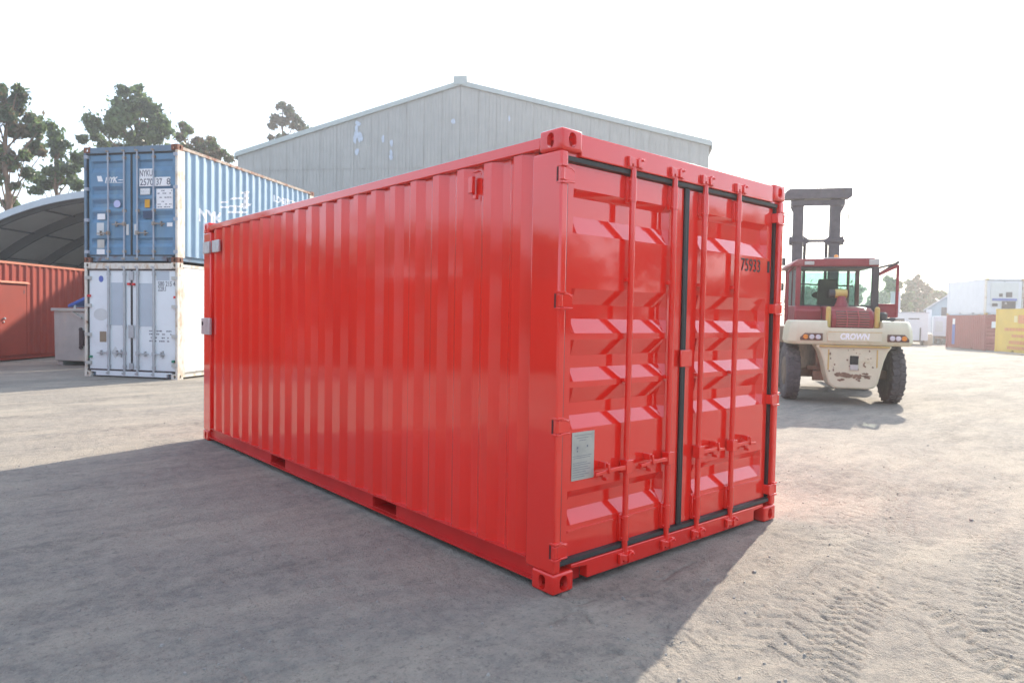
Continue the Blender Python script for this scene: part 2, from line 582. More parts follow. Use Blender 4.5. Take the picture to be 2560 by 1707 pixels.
def ground_height(x, y):
    z = dip(x, y)
    near = 1 - smooth(9, 20, np.hypot(x + 2.7, y + 2.7))
    # keep the pads under the heavy things level
    z = z + near * (0.012 * (vnoise(x * 2.3, y * 2.3, 1) - 0.5) + 0.008 * (vnoise(x * 7, y * 7, 2) - 0.5) + 0.006 * (vnoise(x * 23, y * 23, 3) - 0.5)
                    + 0.003 * (vnoise(x * 55, y * 55, 4) - 0.5))
    tracks = [([(-0.9, -2.1), (0.15, -1.42), (0.8, -1.22), (1.5, -1.1), (2.4, -0.95), (3.4, -0.62), (5, 0.3)], 0.14, 0.085, 0.020),
              ([(-0.3, -2.9), (0.9, -1.95), (1.66, -1.72), (2.7, -1.42), (4.4, -0.8), (7, 0.6)], 0.14, 0.09, 0.020),
              ([(-1.6, -1.6), (-0.5, -1.3), (0.1, -1.12), (0.9, -0.95), (1.7, -0.82), (2.6, -0.5), (3.6, 0.0)], 0.20, 0.15, 0.013),
              ([(-2.4, -1.2), (-1.2, -0.95), (-0.2, -0.75), (0.7, -0.72)], 0.16, 0.14, 0.010),
              ([(0.6, -2.3), (1.5, -1.5), (2.6, -0.9), (4.2, -0.2), (6.5, 0.6)], 0.12, 0.08, 0.016),
              ([(1.6, -2.4), (2.6, -1.9), (4.0, -1.4), (6.0, -0.9)], 0.14, 0.09, 0.017),
              ([(-2.3, 0.2), (-1.6, -0.2), (-1.0, -0.9), (-0.7, -1.6)], 0.15, 0.13, 0.006)]
    for i, (path, hw, pitch, dep) in enumerate(tracks):
        d, s, t = seg_dist(x, y, path)
        inside = 1 - smooth(hw * 0.8, hw * 1.1, d)
        ph = (s + 0.55 * np.abs(t) + 0.03 * vnoise(x * 6, y * 6, 40 + i)) / pitch + np.where(t > 0, 0.5, 0)
        w = np.abs(ph - np.floor(ph) - 0.5) * 2
        lug = smooth(0.72, 0.9, w)
        mask = smooth(0.26, 0.55, vnoise(x * 1.7 + 9 * i, y * 1.7, 20 + i)) * (0.4 + 0.6 * vnoise(x * 9, y * 9, 30 + i))
        z = z - near * inside * mask * (dep * lug + 0.002)
    # irregular crusted cracks between the tracks
    cr = np.abs(vnoise(x * 3.4 + 0.6 * vnoise(x * 5, y * 5, 8), y * 3.4, 7) - 0.5)
    z = z - near * 0.011 * (1 - smooth(0.0, 0.025, cr)) * smooth(0.5, 0.7, vnoise(x * 1.1, y * 1.1, 9)) * smooth(-2.2, -1.0, x) * (1 - smooth(0.2, 1.2, y))
    return z


def build_ground():
    rad = [0.0]
    r = 1.3
    while r < 13:
        rad.append(r)
        r *= 1.0042 if r < 7 else 1.008
    while r < 420:
        rad.append(r)
        r *= 1.03
    rad = np.array(rad)
    a0 = YAW
    dense = np.arange(-40, 40.001, 0.14)
    rest = np.arange(45, 320, 5.0)
    ang = np.radians(np.concatenate([dense, rest])) + a0
    n = len(ang)
    A, Rr = np.meshgrid(ang, rad[1:])
    x = CAM.x + np.sin(A) * Rr
    y = CAM.y + np.cos(A) * Rr
    z = ground_height(x, y)
    # the hauled-flat pads
    pad = ((x > -0.1) & (x < 2.6) & (y > -0.1) & (y < 6.2))
    z = np.where(pad, np.minimum(z, 0.0), z)
    vs = np.stack([x, y, z], -1).reshape(-1, 3)
    m = len(rad) - 1
    i, j = np.meshgrid(np.arange(m - 1), np.arange(n), indexing='ij')
    j2 = (j + 1) % n
    q = np.stack([i * n + j, (i + 1) * n + j, (i + 1) * n + j2, i * n + j2], -1).reshape(-1, 4)
    centre = len(vs)
    vs = np.vstack([vs, [[CAM.x, CAM.y, 0]]])
    tri = np.stack([np.arange(n), (np.arange(n) + 1) % n, np.full(n, centre)], -1)
    me = bpy.data.meshes.new('ground')
    nq, ntr = len(q), len(tri)
    me.vertices.add(len(vs))
    me.vertices.foreach_set('co', vs.ravel())
    me.loops.add(nq * 4 + ntr * 3)
    me.loops.foreach_set('vertex_index', np.concatenate([q[:, ::-1].ravel(), tri[:, ::-1].ravel()]).astype(np.int32))
    me.polygons.add(nq + ntr)
    me.polygons.foreach_set('loop_start', np.concatenate([np.arange(nq) * 4, nq * 4 + np.arange(ntr) * 3]).astype(np.int32))
    me.update()
    me.validate()
    bm = bmesh.new()
    bm.from_mesh(me)
    if bm.faces and sum(f.normal.z for f in list(bm.faces)[:200]) < 0:
        bmesh.ops.reverse_faces(bm, faces=bm.faces)
        bm.to_mesh(me)
    bm.free()
    me.polygons.foreach_set('use_smooth', [True] * len(me.polygons))
    me.materials.append(ground_mat())
    o = bpy.data.objects.new('ground', me)
    COL.objects.link(o)
    o['kind'] = 'structure'
    return o


build_ground()

# ------------------------------------------------------------------ shipping containers
Z0 = 1.56
PROFILE = [(2.285, 2.245, 2.135, 2.035), (1.722, 1.632, 1.549, 1.466), (1.429, 1.336, 1.264, 1.188), (1.153, 1.061, 0.989, 0.914),
           (0.557, 0.506, 0.436, 0.358)]


def casting(mb, x0, x1, y0, y1, z0, z1, holes):
    """a corner block with slotted holes in the listed faces; the inside is hollow"""
    n = 16

    def face(o, u, w, hu, hw, inward, hole):
        o, u, w, inward = Vector(o), Vector(u), Vector(w), Vector(inward)
        if not hole:
            mb.add([o - u - w, o + u - w, o + u + w, o - u + w], [(0, 1, 2, 3)])
            return
        ring, sq = [], []
        ul, wl = u.length, w.length
        ud, wd = u / ul, w / wl
        r = min(hu, hw)
        for i in range(n):
            t = 2 * PI * (i + 0.5) / n
            c, s = math.cos(t), math.sin(t)
            ox = (hu - r) * (1 if c > 0 else -1) + r * c
            oy = (hw - r) * (1 if s > 0 else -1) + r * s
            ring.append(o + ud * ox + wd * oy)
            k = min(ul / max(1e-9, abs(c)), wl / max(1e-9, abs(s)))
            sq.append(o + ud * (c * k) + wd * (s * k))
        corners = [o + u + w, o - u + w, o - u - w, o + u - w]
        vs = sq + ring + [p + inward * 0.03 for p in ring] + corners
        fs = []
        for i in range(n):
            j = (i + 1) % n
            fs.append((i, j, n + j, n + i))
            fs.append((n + i, n + j, 2 * n + j, 2 * n + i))
        for i in range(n):
            j = (i + 1) % n
            a, b = sq[i] - o, sq[j] - o
            for k, cpt in enumerate(corners):
                cu = cpt - o
                ea = abs(abs(a.dot(ud)) - ul) < 1e-6
                eb = abs(abs(b.dot(ud)) - ul) < 1e-6
                if ea != eb and a.dot(ud) * cu.dot(ud) > 0 and a.dot(wd) * cu.dot(wd) > 0:
                    fs.append((i, 3 * n + k, j))
        mb.add(vs, fs)
    cx, cy, cz = (x0 + x1) / 2, (y0 + y1) / 2, (z0 + z1) / 2
    hx, hy, hz = (x1 - x0) / 2, (y1 - y0) / 2, (z1 - z0) / 2
    face((x0, cy, cz), (0, hy, 0), (0, 0, hz), 0.026, 0.041, (1, 0, 0), '-x' in holes)
    face((x1, cy, cz), (0, hy, 0), (0, 0, hz), 0.026, 0.041, (-1, 0, 0), '+x' in holes)
    face((cx, y0, cz), (hx, 0, 0), (0, 0, hz), 0.029, 0.041, (0, 1, 0), '-y' in holes)
    face((cx, y1, cz), (hx, 0, 0), (0, 0, hz), 0.029, 0.041, (0, -1, 0), '+y' in holes)
    face((cx, cy, z1), (hx, 0, 0), (0, hy, 0), 0.031, 0.062, (0, 0, -1), '+z' in holes)
    face((cx, cy, z0), (hx, 0, 0), (0, hy, 0), 0.031, 0.062, (0, 0, 1), '-z' in holes)


def carve(o, cutters):
    """cut shapes out of a mesh object and bake the result"""
    cs = []
    for c in cutters:
        c.hide_render = True
        md = o.modifiers.new('cut', 'BOOLEAN')
        md.operation = 'DIFFERENCE'
        md.solver = 'EXACT'
        md.object = c
        cs.append(c)
    bpy.context.view_layer.update()
    dg = bpy.context.evaluated_depsgraph_get()
    me = bpy.data.meshes.new_from_object(o.evaluated_get(dg))
    o.modifiers.clear()
    old = o.data
    o.data = me
    bpy.data.meshes.remove(old)
    for c in cs:
        bpy.data.objects.remove(c)
    me.polygons.foreach_set('use_smooth', [True] * len(me.polygons))
    me.set_sharp_from_angle(angle=R(25))
    return o


def slot(axis, cx, cy, cz, hu, hw, a, b):
    n = 20
    r = min(hu, hw)
    pts = []
    for i in range(n):
        t = 2 * PI * (i + 0.5) / n
        c, q = math.cos(t), math.sin(t)
        pts.append(((hu - r) * (1 if c > 0 else -1) + r * c, (hw - r) * (1 if q > 0 else -1) + r * q))
    mb = MB()
    if axis == 'x':
        mb.prism([(cy + u, cz + w) for u, w in pts], 'x', a, b)
    elif axis == 'y':
        mb.prism([(cx + u, cz + w) for u, w in pts], 'y', a, b)
    else:
        mb.prism([(cx + u, cy + w) for u, w in pts], 'z', a, b)
    return mb.build('cutter', DARK, None)


def solid_casting(parent, m, x0, x1, y0, y1, z0, z1, holes):
    o = MB().box(x0, x1, y0, y1, z0, z1).build('corner_casting', m, parent, bevel=0.016, seg=4)
    cx, cy, cz = (x0 + x1) / 2, (y0 + y1) / 2, (z0 + z1) / 2
    cut = [MB().box(x0 + 0.028, x1 - 0.028, y0 + 0.028, y1 - 0.028, z0 + 0.028, z1 - 0.028).build('cutter', DARK, None)]
    cut.append(slot('x', 0, cy, cz, 0.027, 0.041, x0 - 0.1 if '-x' in holes else cx, cx if '-x' in holes else x1 + 0.1))
    cut.append(slot('y', cx, 0, cz, 0.030, 0.041, y0 - 0.1 if '-y' in holes else cy, cy if '-y' in holes else y1 + 0.1))
    cut.append(slot('z', cx, cy, 0, 0.031, 0.058, z0 - 0.1 if '-z' in holes else cz, cz if '-z' in holes else z1 + 0.1))
    for c in cut:
        c.parent = parent
    return carve(o, cut)


def corr_profile(y0, y1, pitch=0.279):
    """points (y, inward depth) of the trapezoid corrugation, starting and ending on the outer face"""
    n = max(1, round((y1 - y0) / pitch))
    p = (y1 - y0) / n
    k = p / 0.279
    pts = []
    y = y0
    for i in range(n):
        pts += [(y, 0.038), (y + 0.035 * k, 0.038), (y + 0.103 * k, 0.0), (y + 0.176 * k, 0.0), (y + 0.244 * k, 0.038)]
        y += p
    pts.append((y1, 0.038))
    out = [pts[0]]
    for q in pts[1:]:
        if q[0] - out[-1][0] > 1e-6:
            out.append(q)
    return out


def prof_depth(prof, y):
    for (a, d0), (b, d1) in zip(prof[:-1], prof[1:]):
        if a <= y <= b:
            return d0 + (d1 - d0) * (y - a) / (b - a)
    return prof[0][1] if y < prof[0][0] else prof[-1][1]


def container(name, label, loc, rz, L=6.058, H=2.591, W=2.438, body=RED, side=None, door=None, frame=None, cast=None, rods=None, bars=None,
              hinge=None, sill=None, doors='recess', sides='corr', detail=2, under=None, rod_r=0.019, hinge_z=(2.343, 1.648, 0.948, 0.244), hinge_w=0.0,
              handle_z=None, group=None, toprail=None, end='doors'):
    side, door, frame = side or body, door or body, frame or body
    cast, rods, hinge, sill = cast or frame, rods or body, hinge or body, sill or frame
    bars = bars or rods
    under = under or REDDARK
    toprail = toprail or frame
    t = thing(name, label, 'shipping container', loc, rz, group)
    dz = H - 2.591
    bv = 0.006 if detail > 1 else 0
    # corner castings
    for ix in (0, 1):
        for iy in (0, 1):
            for iz in (0, 1):
                mb = MB()
                x0 = 0 if ix == 0 else W - 0.162
                y0 = 0 if iy == 0 else L - 0.178
                z0 = 0 if iz == 0 else H - 0.118
                holes = ('-x' if ix == 0 else '+x') + ('-y' if iy == 0 else '+y') + ('-z' if iz == 0 else '+z')
                if detail > 1:
                    solid_casting(t, cast, x0 - 0.004 if ix == 0 else x0, x0 + 0.162 if ix == 0 else x0 + 0.166, y0 - 0.004 if iy == 0 else y0,
                                  y0 + 0.178 if iy == 0 else y0 + 0.182, z0, z0 + (0.118 if iz == 0 else 0.122), holes)
                    continue
                casting(mb, x0 - 0.004 if ix == 0 else x0, x0 + 0.162 if ix == 0 else x0 + 0.166, y0 - 0.004 if iy == 0 else y0,
                        y0 + 0.178 if iy == 0 else y0 + 0.182, z0, z0 + (0.118 if iz == 0 else 0.122), holes)
                mb.build('corner_casting', cast, t, bevel=0.012 if detail > 1 else 0, seg=3, recalc=False, weld=True)
    # corner posts
    for ix in (0, 1):
        for iy in (0, 1):
            X = (lambda v: v) if ix == 0 else (lambda v: W - v)
            Y = (lambda v: v) if iy == 0 else (lambda v: L - v)
            poly = [(X(0.0), Y(0.0)), (X(0.058), Y(0.0)), (X(0.058), Y(0.045)), (X(0.066), Y(0.236)), (X(0.0), Y(0.236))]
            MB().prism(poly, 'z', 0.118, H - 0.118).build('corner_post', frame, t, bevel=0.012 if detail > 1 else 0, seg=3)
    # top and bottom side rails
    for ix in (0, 1):
        X = (lambda v: v) if ix == 0 else (lambda v: W - v)
        MB().box(*sorted((X(0.003), X(0.063))), 0.178, L - 0.178, H - 0.092, H - 0.026).build('top_side_rail', toprail, t, bevel=bv)
        mb = MB()
        pk = [(L / 2 - 1.325, L / 2 - 0.98), (L / 2 + 0.695, L / 2 + 1.04)]
        if L > 7:
            pk = [(L / 2 - 1.2, L / 2 - 0.85), (L / 2 + 0.85, L / 2 + 1.2)]
        ys = [0.178] + [v for p in pk for v in p] + [L - 0.178]
        for a, b in zip(ys[0::2], ys[1::2]):
            mb.box(*sorted((X(0.034), X(0.04))), a, b, 0.05, 0.152)
        mb.box(*sorted((X(0.006), X(0.075))), 0.178, L - 0.178, 0.15, 0.158)
        mb.box(*sorted((X(0.004), X(0.04))), 0.178, L - 0.178, 0.040, 0.049)
        mb.build('bottom_side_rail', under if detail > 1 else frame, t)
    # fork pockets run right through the base
    if detail > 0:
        for a, b in pk:
            mb = MB()
            for q0, q1 in ((a, a + 0.006), (b - 0.006, b)):
                mb.box(0.041, W - 0.041, q0, q1, 0.05, 0.149)
            mb.box(0.041, W - 0.041, a + 0.007, b - 0.007, 0.05, 0.054)
            mb.build('fork_pocket', under, t)
    mb = MB()
    edges = [0.3] + [v for p in pk for v in p] + [L - 0.3]
    for a, b in zip(edges[0::2], edges[1::2]):
        mb.box(0.08, W - 0.08, a + 0.01, b - 0.01, 0.06, 0.149)
    mb.box(0.076, W - 0.076, 0.1, L - 0.1, 0.1492, 0.17)
    mb.build('underframe', under, t)
    # roof
    mb = MB()
    if detail > 0:
        yy = 0.1
        while yy < L - 0.2:
            b = min(L - 0.1, yy + 0.104)
            mb.box(0.064, W - 0.064, yy, b, H - 0.05, H - 0.034)
            yy += 0.209
    mb.box(0.064, W - 0.064, 0.062, L - 0.062, H - 0.07, H - 0.045)
    mb.build('roof', frame, t)
    # side walls
    prof = corr_profile(0.236, L - 0.236)
    for ix in (0, 1):
        X = (lambda v: v) if ix == 0 else (lambda v: W - v)
        mb = MB()
        if sides == 'corr':
            zt, zb = H - 0.094, 0.157
            base = 0.012
            vs, fs = [], []
            zz = [zb, zt]
            for (y, d) in prof:
                for z in zz:
                    vs.append((X(base + d), y, z))
            for i in range(len(prof) - 1):
                fs.append((2 * i, 2 * i + 2, 2 * i + 3, 2 * i + 1))
            mb.add(vs, fs)
            # small closing plates where each outer fold meets the rails
            for i in range(0, len(prof) - 4):
                if prof[i][1] > 0.03 and abs(prof[i + 1][1]) < 1e-6 and abs(prof[i + 2][1]) < 1e-6:
                    q = [prof[i], prof[i + 1], prof[i + 2], prof[i + 3]]
                    for z in (zt - 0.0012, zb + 0.0012):
                        mb.add([(X(base + d), y, z) for y, d in q], [(0, 1, 2, 3)])
        else:
            mb.box(*sorted((X(0.012), X(0.05))), 0.236, L - 0.236, 0.157, H - 0.094)
        w = mb.build('side_wall', side, t, ang=20)
    # far end wall
    MB().box(0.06, W - 0.06, L - 0.06, L - 0.03, 0.12, H - 0.06).build('end_wall', side, t)
    hb = H - 0.136
    # header and sill
    MB().box(0.162, W - 0.162, 0.008, 0.075, hb, H - 0.008).build('door_header', frame, t, bevel=bv)
    MB().box(0.0585, W - 0.0585, 0.03, 0.075, hb, H - 0.118).build('header_web', frame, t)
    sl = [(0.158, 0.118), (0.158, 0.142), (W - 0.158, 0.142), (W - 0.158, 0.118), (W - 0.29, 0.108), (W - 0.29, 0.034), (0.29, 0.034), (0.29, 0.108)]
    MB().prism(sl, 'y', 0.012, 0.075).build('door_sill', sill, t, bevel=bv)
    for x in ((0.24, W - 0.24) if detail else ()):
        MB().box(x - 0.08, x + 0.05, 0.075, 0.1, 0.02, 0.14).build('sill_gusset', under, t)
    # doors
    zb, ztp = 0.178, hb - 0.035
    cxm = W / 2
    rodx = [0.627, 1.047, W - 1.047, W - 0.627]
    for k in (0, 1):
        xl, xr = (0.087, cxm - 0.022) if k == 0 else (cxm + 0.022, W - 0.087)
        a0, a1 = (0.150, 1.045) if k == 0 else (W - 1.07, W - 0.155)
        yd = 0.05
        mb = MB()
        if doors == 'recess':
            zs = [(zb, 0)]
            for (o1, i1, i2, o2) in reversed(PROFILE):
                zs += [(o2 + dz, 0), (i2 + dz, 0.044), (i1 + dz, 0.044), (o1 + dz, 0)]
            zs.append((ztp, 0))
            cols = [xl, a0, a0 + 0.03, a1 - 0.03, a1, xr]
            vs, fs = [], []
            for (z, d) in zs:
                for j, x in enumerate(cols):
                    vs.append((x, yd + (d if j in (2, 3) else 0), z))
            nc = len(cols)
            for i in range(len(zs) - 1):
                for j in range(nc - 1):
                    fs.append((i * nc + j, i * nc + j + 1, (i + 1) * nc + j + 1, (i + 1) * nc + j))
            mb.add(vs, fs)
            dl = mb.build('door', door, t, ang=18, recalc=False)
            e = MB()
            e.box(a0 + 0.002, a1 - 0.002, yd - 0.006, yd + 0.001, 0.316, 0.328)
            e.box(xl, xl + 0.02, yd + 0.001, yd + 0.06, zb, ztp)
            e.box(xr - 0.02, xr, yd + 0.001, yd + 0.06, zb, ztp)
            e.box(xl + 0.021, xr - 0.021, yd + 0.001, yd + 0.02, zb, zb + 0.02)
            e.build('door_edge', door, dl)
        else:
            mb.box(xl, xr, yd, yd + 0.06, zb, ztp)
            dl = mb.build('door', door, t, bevel=bv)
        if detail > 0:
            g = MB()
            g.prism([(0.036, ztp + 0.001), (0.022, ztp + 0.006), (0.019, ztp + 0.030), (0.045, hb - 0.001), (0.08, hb - 0.001), (0.08, ztp + 0.001)], 'x', xl - 0.026, xr + 0.018)
            g.build('top_seal', RUBBER, dl)
            g = MB()
            g.prism([(0.028, 0.1425), (0.018, 0.148), (0.022, 0.172), (0.04, zb - 0.001), (0.08, zb - 0.001), (0.08, 0.1425)], 'x', xl - 0.026, xr + 0.018)
            g.build('bottom_seal', RUBBER, dl)
            g = MB()
            xo0, xo1 = (0.0595, 0.0855) if k == 0 else (W - 0.0855, W - 0.0595)
            g.box(xo0, xo1, 0.032, 0.07, zb + 0.001, ztp - 0.001)
            g.build('edge_seal', RUBBER, dl)
            if k == 0:
                g = MB()
                g.prism([(cxm - 0.0215, 0.052), (cxm - 0.023, 0.037), (cxm - 0.006, 0.033), (cxm + 0.004, 0.038), (cxm + 0.023, 0.035), (cxm + 0.0215, 0.06)], 'z', zb - 0.02, ztp + 0.03)
                g.build('centre_seal', RUBBER, dl)
            # lock rods with their cams, brackets, guides and handles
            for q in (0, 1):
                x = rodx[2 * k + q]
                y = 0.014
                rd = MB().cyl((x, y, 0.085), (x, y, H - 0.088), rod_r, 14).build('lock_rod', rods, dl)
                if detail > 1:
                    for z0, z1 in ((H - 0.33, H - 0.185), (0.19, 0.345)):
                        b = MB()
                        b.cyl((x, y, z0), (x, y, z1), rod_r + 0.006, 14)
                        b.box(x - 0.034, x + 0.034, y + 0.012, 0.0495, z0 - 0.004, z1 + 0.004)
                        for sx in (-0.026, 0.026):
                            for zz in (z0 + 0.015, z1 - 0.015):
                                b.cyl((x + sx, y + 0.013, zz), (x + sx, y - 0.004, zz), 0.007, 8)
                        b.build('rod_bracket', rods, rd, bevel=0.002, seg=1)
                    for zc in (1.18 + dz, 1.79 + dz):
                        MB().box(x - 0.03, x + 0.03, y + 0.004, 0.0495, zc - 0.012, zc + 0.012).build('rod_guide', rods, rd, bevel=0.002, seg=1)
                else:
                    for zc in (H - 0.25, 0.25, 1.16):
                        MB().box(x - 0.036, x + 0.036, y - 0.012, 0.0495, zc - 0.03, zc + 0.03).build('rod_bracket', bars, rd)
                for zc, up in ((H - 0.098, 1), (0.088, -1)):
                    c = MB()
                    c.box(x - 0.026, x + 0.026, y - 0.024, y + 0.02, zc - 0.024, zc + 0.014)
                    c.box(x - 0.052, x - 0.02, y - 0.028, y - 0.008, zc - 0.012, zc + 0.022)
                    if detail > 1:
                        c.prism([(x + 0.01, zc - 0.03), (x + 0.05, zc - 0.018), (x + 0.044, zc + 0.004), (x + 0.058, zc + 0.024), (x + 0.034, zc + 0.036), (x + 0.008, zc + 0.016)], 'y', y - 0.034, y + 0.004)
                        c.cyl((x + 0.046, y - 0.006, zc + 0.018), (x + 0.046, y - 0.045, zc + 0.018), 0.008, 8)
                    c.build('rod_cam', bars, rd, bevel=0.003 if detail > 1 else 0, seg=2)
                    if detail > 1:
                        kp = MB()
                        for sx in (-0.058, 0.05):
                            kp.box(x + sx - 0.012, x + sx + 0.014, -0.014, 0.0105, zc - 0.03, zc + 0.03)
                        kp.box(x - 0.07, x + 0.064, 0.0015, 0.0095, zc - 0.033 * (1 if up > 0 else 0.9), zc + 0.033)
                        kp.build('cam_keeper', frame, rd, bevel=0.003)
                hz = (handle_z or [0.645, 0.645, 0.645, 0.645])[2 * k + q]
                sgn = -1 if k == 0 else 1
                h = MB()
                h.box(x - 0.03, x + 0.03, y - 0.03, y + 0.026, hz - 0.036, hz + 0.046)
                x2 = x + sgn * 0.30
                h.prism([(x + sgn * 0.03, hz - 0.012), (x + sgn * 0.12, hz - 0.008), (x2, hz - 0.016), (x2, hz + 0.004), (x + sgn * 0.12, hz + 0.016), (x + sgn * 0.03, hz + 0.018)], 'y', y - 0.024, y - 0.006)
                hd = h.build('rod_handle', bars, dl, bevel=0.003 if detail > 1 else 0)
                xm = x + sgn * 0.20
                cth = MB()
                cth.box(xm - 0.016, xm + 0.016, y - 0.002, 0.0495, hz - 0.036, hz - 0.017)
                cth.prism([(xm - 0.010, hz + 0.050), (xm + 0.010, hz + 0.050), (xm + 0.020, hz - 0.004), (xm + 0.006, hz - 0.014)], 'y', y - 0.036, y - 0.0245)
                cth.prism([(xm - 0.014, hz + 0.056), (xm + 0.006, hz + 0.056), (xm - 0.004, hz + 0.020), (xm - 0.018, hz + 0.020)], 'y', y - 0.02, 0.0495)
                cth.box(xm - 0.010, xm + 0.003, y - 0.026, y + 0.016, hz - 0.055, hz - 0.036)
                cth.build('handle_catch', bars, dl, bevel=0.003 if detail > 1 else 0)
            # hinges
            for hz in hinge_z:
                hz = hz + dz
                s = 1 if k == 0 else -1
                X = (lambda v: v) if k == 0 else (lambda v: W - v)
                hg = MB()
                hw = hinge_w or 0.085
                hg.box(*sorted((X(0.012), X(0.02 + hw))), -0.006 if not hinge_w else -0.01, 0.004, hz - 0.036, hz + 0.036)
                hg.box(*sorted((X(0.063), X(0.02 + hw))), 0.0042, 0.0495, hz - 0.036, hz + 0.036)
                hg.cyl((X(0.012), 0.004, hz - 0.034), (X(0.012), 0.004, hz + 0.034), 0.0155, 12)
                if detail > 1:
                    hg.prism([(X(0.03), hz + 0.03), (X(0.07), hz + 0.03), (X(0.10), hz + 0.014), (X(0.10), hz + 0.024), (X(0.07), hz + 0.042), (X(0.03), hz + 0.042)], 'y', -0.008, 0.0)
                    hg.box(*sorted((X(0.03), X(0.10))), -0.012, 0.004, hz - 0.046, hz - 0.036)
                hn = hg.build('door_hinge', hinge, dl, bevel=0.003 if detail > 1 else 0)
                if detail > 1:
                    for zz in (hz - 0.052, hz + 0.040):
                        MB().box(*sorted((X(-0.003), X(0.05))), -0.012, 0.032, zz, zz + 0.012).build('hinge_lug', frame, t, bevel=0.002)
                    MB().box(*sorted((X(-0.0012), X(0.012))), 0.022, 0.036, hz - 0.042, hz + 0.038).build('hinge_slot_shade', SLOT, hn)  # solid box on the post; the notch's shade is put into its dark colour
    return t, prof


def part_of(t, name):
    return [c for c in t.children if c.name.split('.')[0] == name]


# --- the freshly painted red container
red, prof_r = container('red_container', 'glossy freshly painted bright red shipping container in the middle of the yard', (0, 0, 0.0), 0.0, side=REDSIDE, cast=REDCAST, sill=REDCAST)
doorL, doorR = part_of(red, 'door')
ldg = MB()
ldg.box(cx0 := 2.438 / 2 - 0.045, cx0 + 0.125, 0.020, 0.034, 1.24, 1.352)
ldg.box(cx0 + 0.07, cx0 + 0.125, 0.034, 0.0495, 1.25, 1.342)
ldg.build('overlap_plate', RED, doorL, bevel=0.004)
# alloy data plate with its small stamped lines (not legible in the photograph)
dp = MB().box(0.176, 0.366, 0.0452, 0.0485, 0.612, 0.893).build('data_plate', PLATE, doorL, bevel=0.001, seg=1)
ln = MB()
for z, w, x in ((0.872, 0.15, 0.195), (0.857, 0.10, 0.215), (0.842, 0.06, 0.235), (0.752, 0.16, 0.182), (0.741, 0.14, 0.19), (0.712, 0.12, 0.185), (0.70, 0.15, 0.185),
                (0.685, 0.13, 0.185), (0.672, 0.15, 0.185), (0.658, 0.11, 0.185), (0.643, 0.14, 0.185), (0.63, 0.1, 0.185)):
    ln.box(x, x + w, 0.0447, 0.0451, z, z + 0.003)
for x, z, s in ((0.222, 0.802, 0.007), (0.306, 0.806, 0.006), (0.222, 0.782, 0.005)):
    ln.box(x - s, x + s, 0.0447, 0.0451, z - s, z + s)
ln.build('stamped_lines', INKGREY, dp)['kind'] = 'stuff'
text_obj('75933', 0.134, INK, doorR, (1.922, 0.047, 1.922), (1, 0, 0), (0, 0, 1), 'serial_number', width=0.268)
text_obj('1', 0.128, INK, doorR, (2.296, 0.047, 1.925), (1, 0, 0), (0, 0, 1), 'serial_number', width=0.03)
# air vent on the near end of the side wall
wl = part_of(red, 'side_wall')[0]
v = MB()
v.box(0.003, 0.03, 0.80, 0.844, 2.332, 2.436)
v.box(0.006, 0.03, 0.765, 0.80, 2.29, 2.318)
v.box(0.004, 0.03, 0.745, 0.80, 2.456, 2.464)
v.build('air_vent', RED, red, bevel=0.003)
# galvanised cover plates at the far end
for (y0, y1, z0, z1, x0) in ((5.782, 6.005, 2.229, 2.363, -0.03), (5.5, 5.729, 2.231, 2.368, -0.014)):
    MB().box(x0, x0 + 0.028 if x0 < -0.02 else 0.011, y0, y1, z0, z1).build('cover_plate', GALV, red, bevel=0.004, label='grey galvanised plate on the red side wall')
lb = MB()
lb.box(-0.032, -0.002, 5.76, 6.05, 1.272, 1.466)
bx = lb.build('lock_box', GALV, red, bevel=0.004, label='grey galvanised lock box on the far post')
MB().cyl((-0.034, 6.0, 1.40), (-0.03, 6.0, 1.40), 0.026, 14).build('key_hole_shade', DARK, bx)  # raised disc, the shade inside the hole is its dark colour

# --- white reefer with the blue container on top
ST = (0.37, 15.73, 0.0)
SRZ = math.atan2(-0.8034, 0.5954)
reef, prof_w = container('white_reefer', 'white refrigerated container under the blue one, grey bars on its doors', ST, SRZ, body=WHITE, side=WHITESIDE, door=WHITE,
                         frame=WHITEFRAME, cast=WHITEFRAME, rods=GREYBAR, bars=GREYBAR, hinge=HINGEGREY, sill=WHITE, doors='flat', sides='flat', detail=1,
                         under=FRAMEBLUE, rod_r=0.026, hinge_w=0.13, hinge_z=(2.25, 1.62, 0.96, 0.315), handle_z=(0.55, 0.55, 0.55, 0.55))
blue, prof_b = container('blue_container', 'weathered blue shipping container stacked on top of the white refrigerated one', (ST[0], ST[1], 2.595), SRZ, body=BLUE, side=BLUESIDE,
                         door=BLUE, frame=FRAMEBLUE, cast=RUSTCAST, rods=RODBLUE, bars=RUSTBAR, hinge=RODBLUE, detail=1, under=FRAMEBLUE,
                         handle_z=(0.66, 0.86, 0.66, 0.86), toprail=RUSTBLUE, hinge_z=(2.38, 1.66, 0.96, 0.24))
# the right-hand posts are rust streaked, with the sun's glare put in as cream
for p in part_of(blue, 'corner_post')[2:]:
    p.data.materials[0] = WHITEFRAME


def patch(parent, name, x0, x1, z0, z1, m, y=0.0465, shape='box', label=None):
    mb = MB()
    if shape == 'box':
        mb.box(x0, x1, y, 0.0485, z0, z1)
    else:
        cx, cz, hx, hz = (x0 + x1) / 2, (z0 + z1) / 2, (x1 - x0) / 2, (z1 - z0) / 2
        n = 20 if shape == 'oval' else 4
        mb.prism([(cx + hx * math.cos(2 * PI * i / n), cz + hz * math.sin(2 * PI * i / n)) for i in range(n)], 'y', y, 0.0485)
    return mb.build(name, m, parent, label=label)


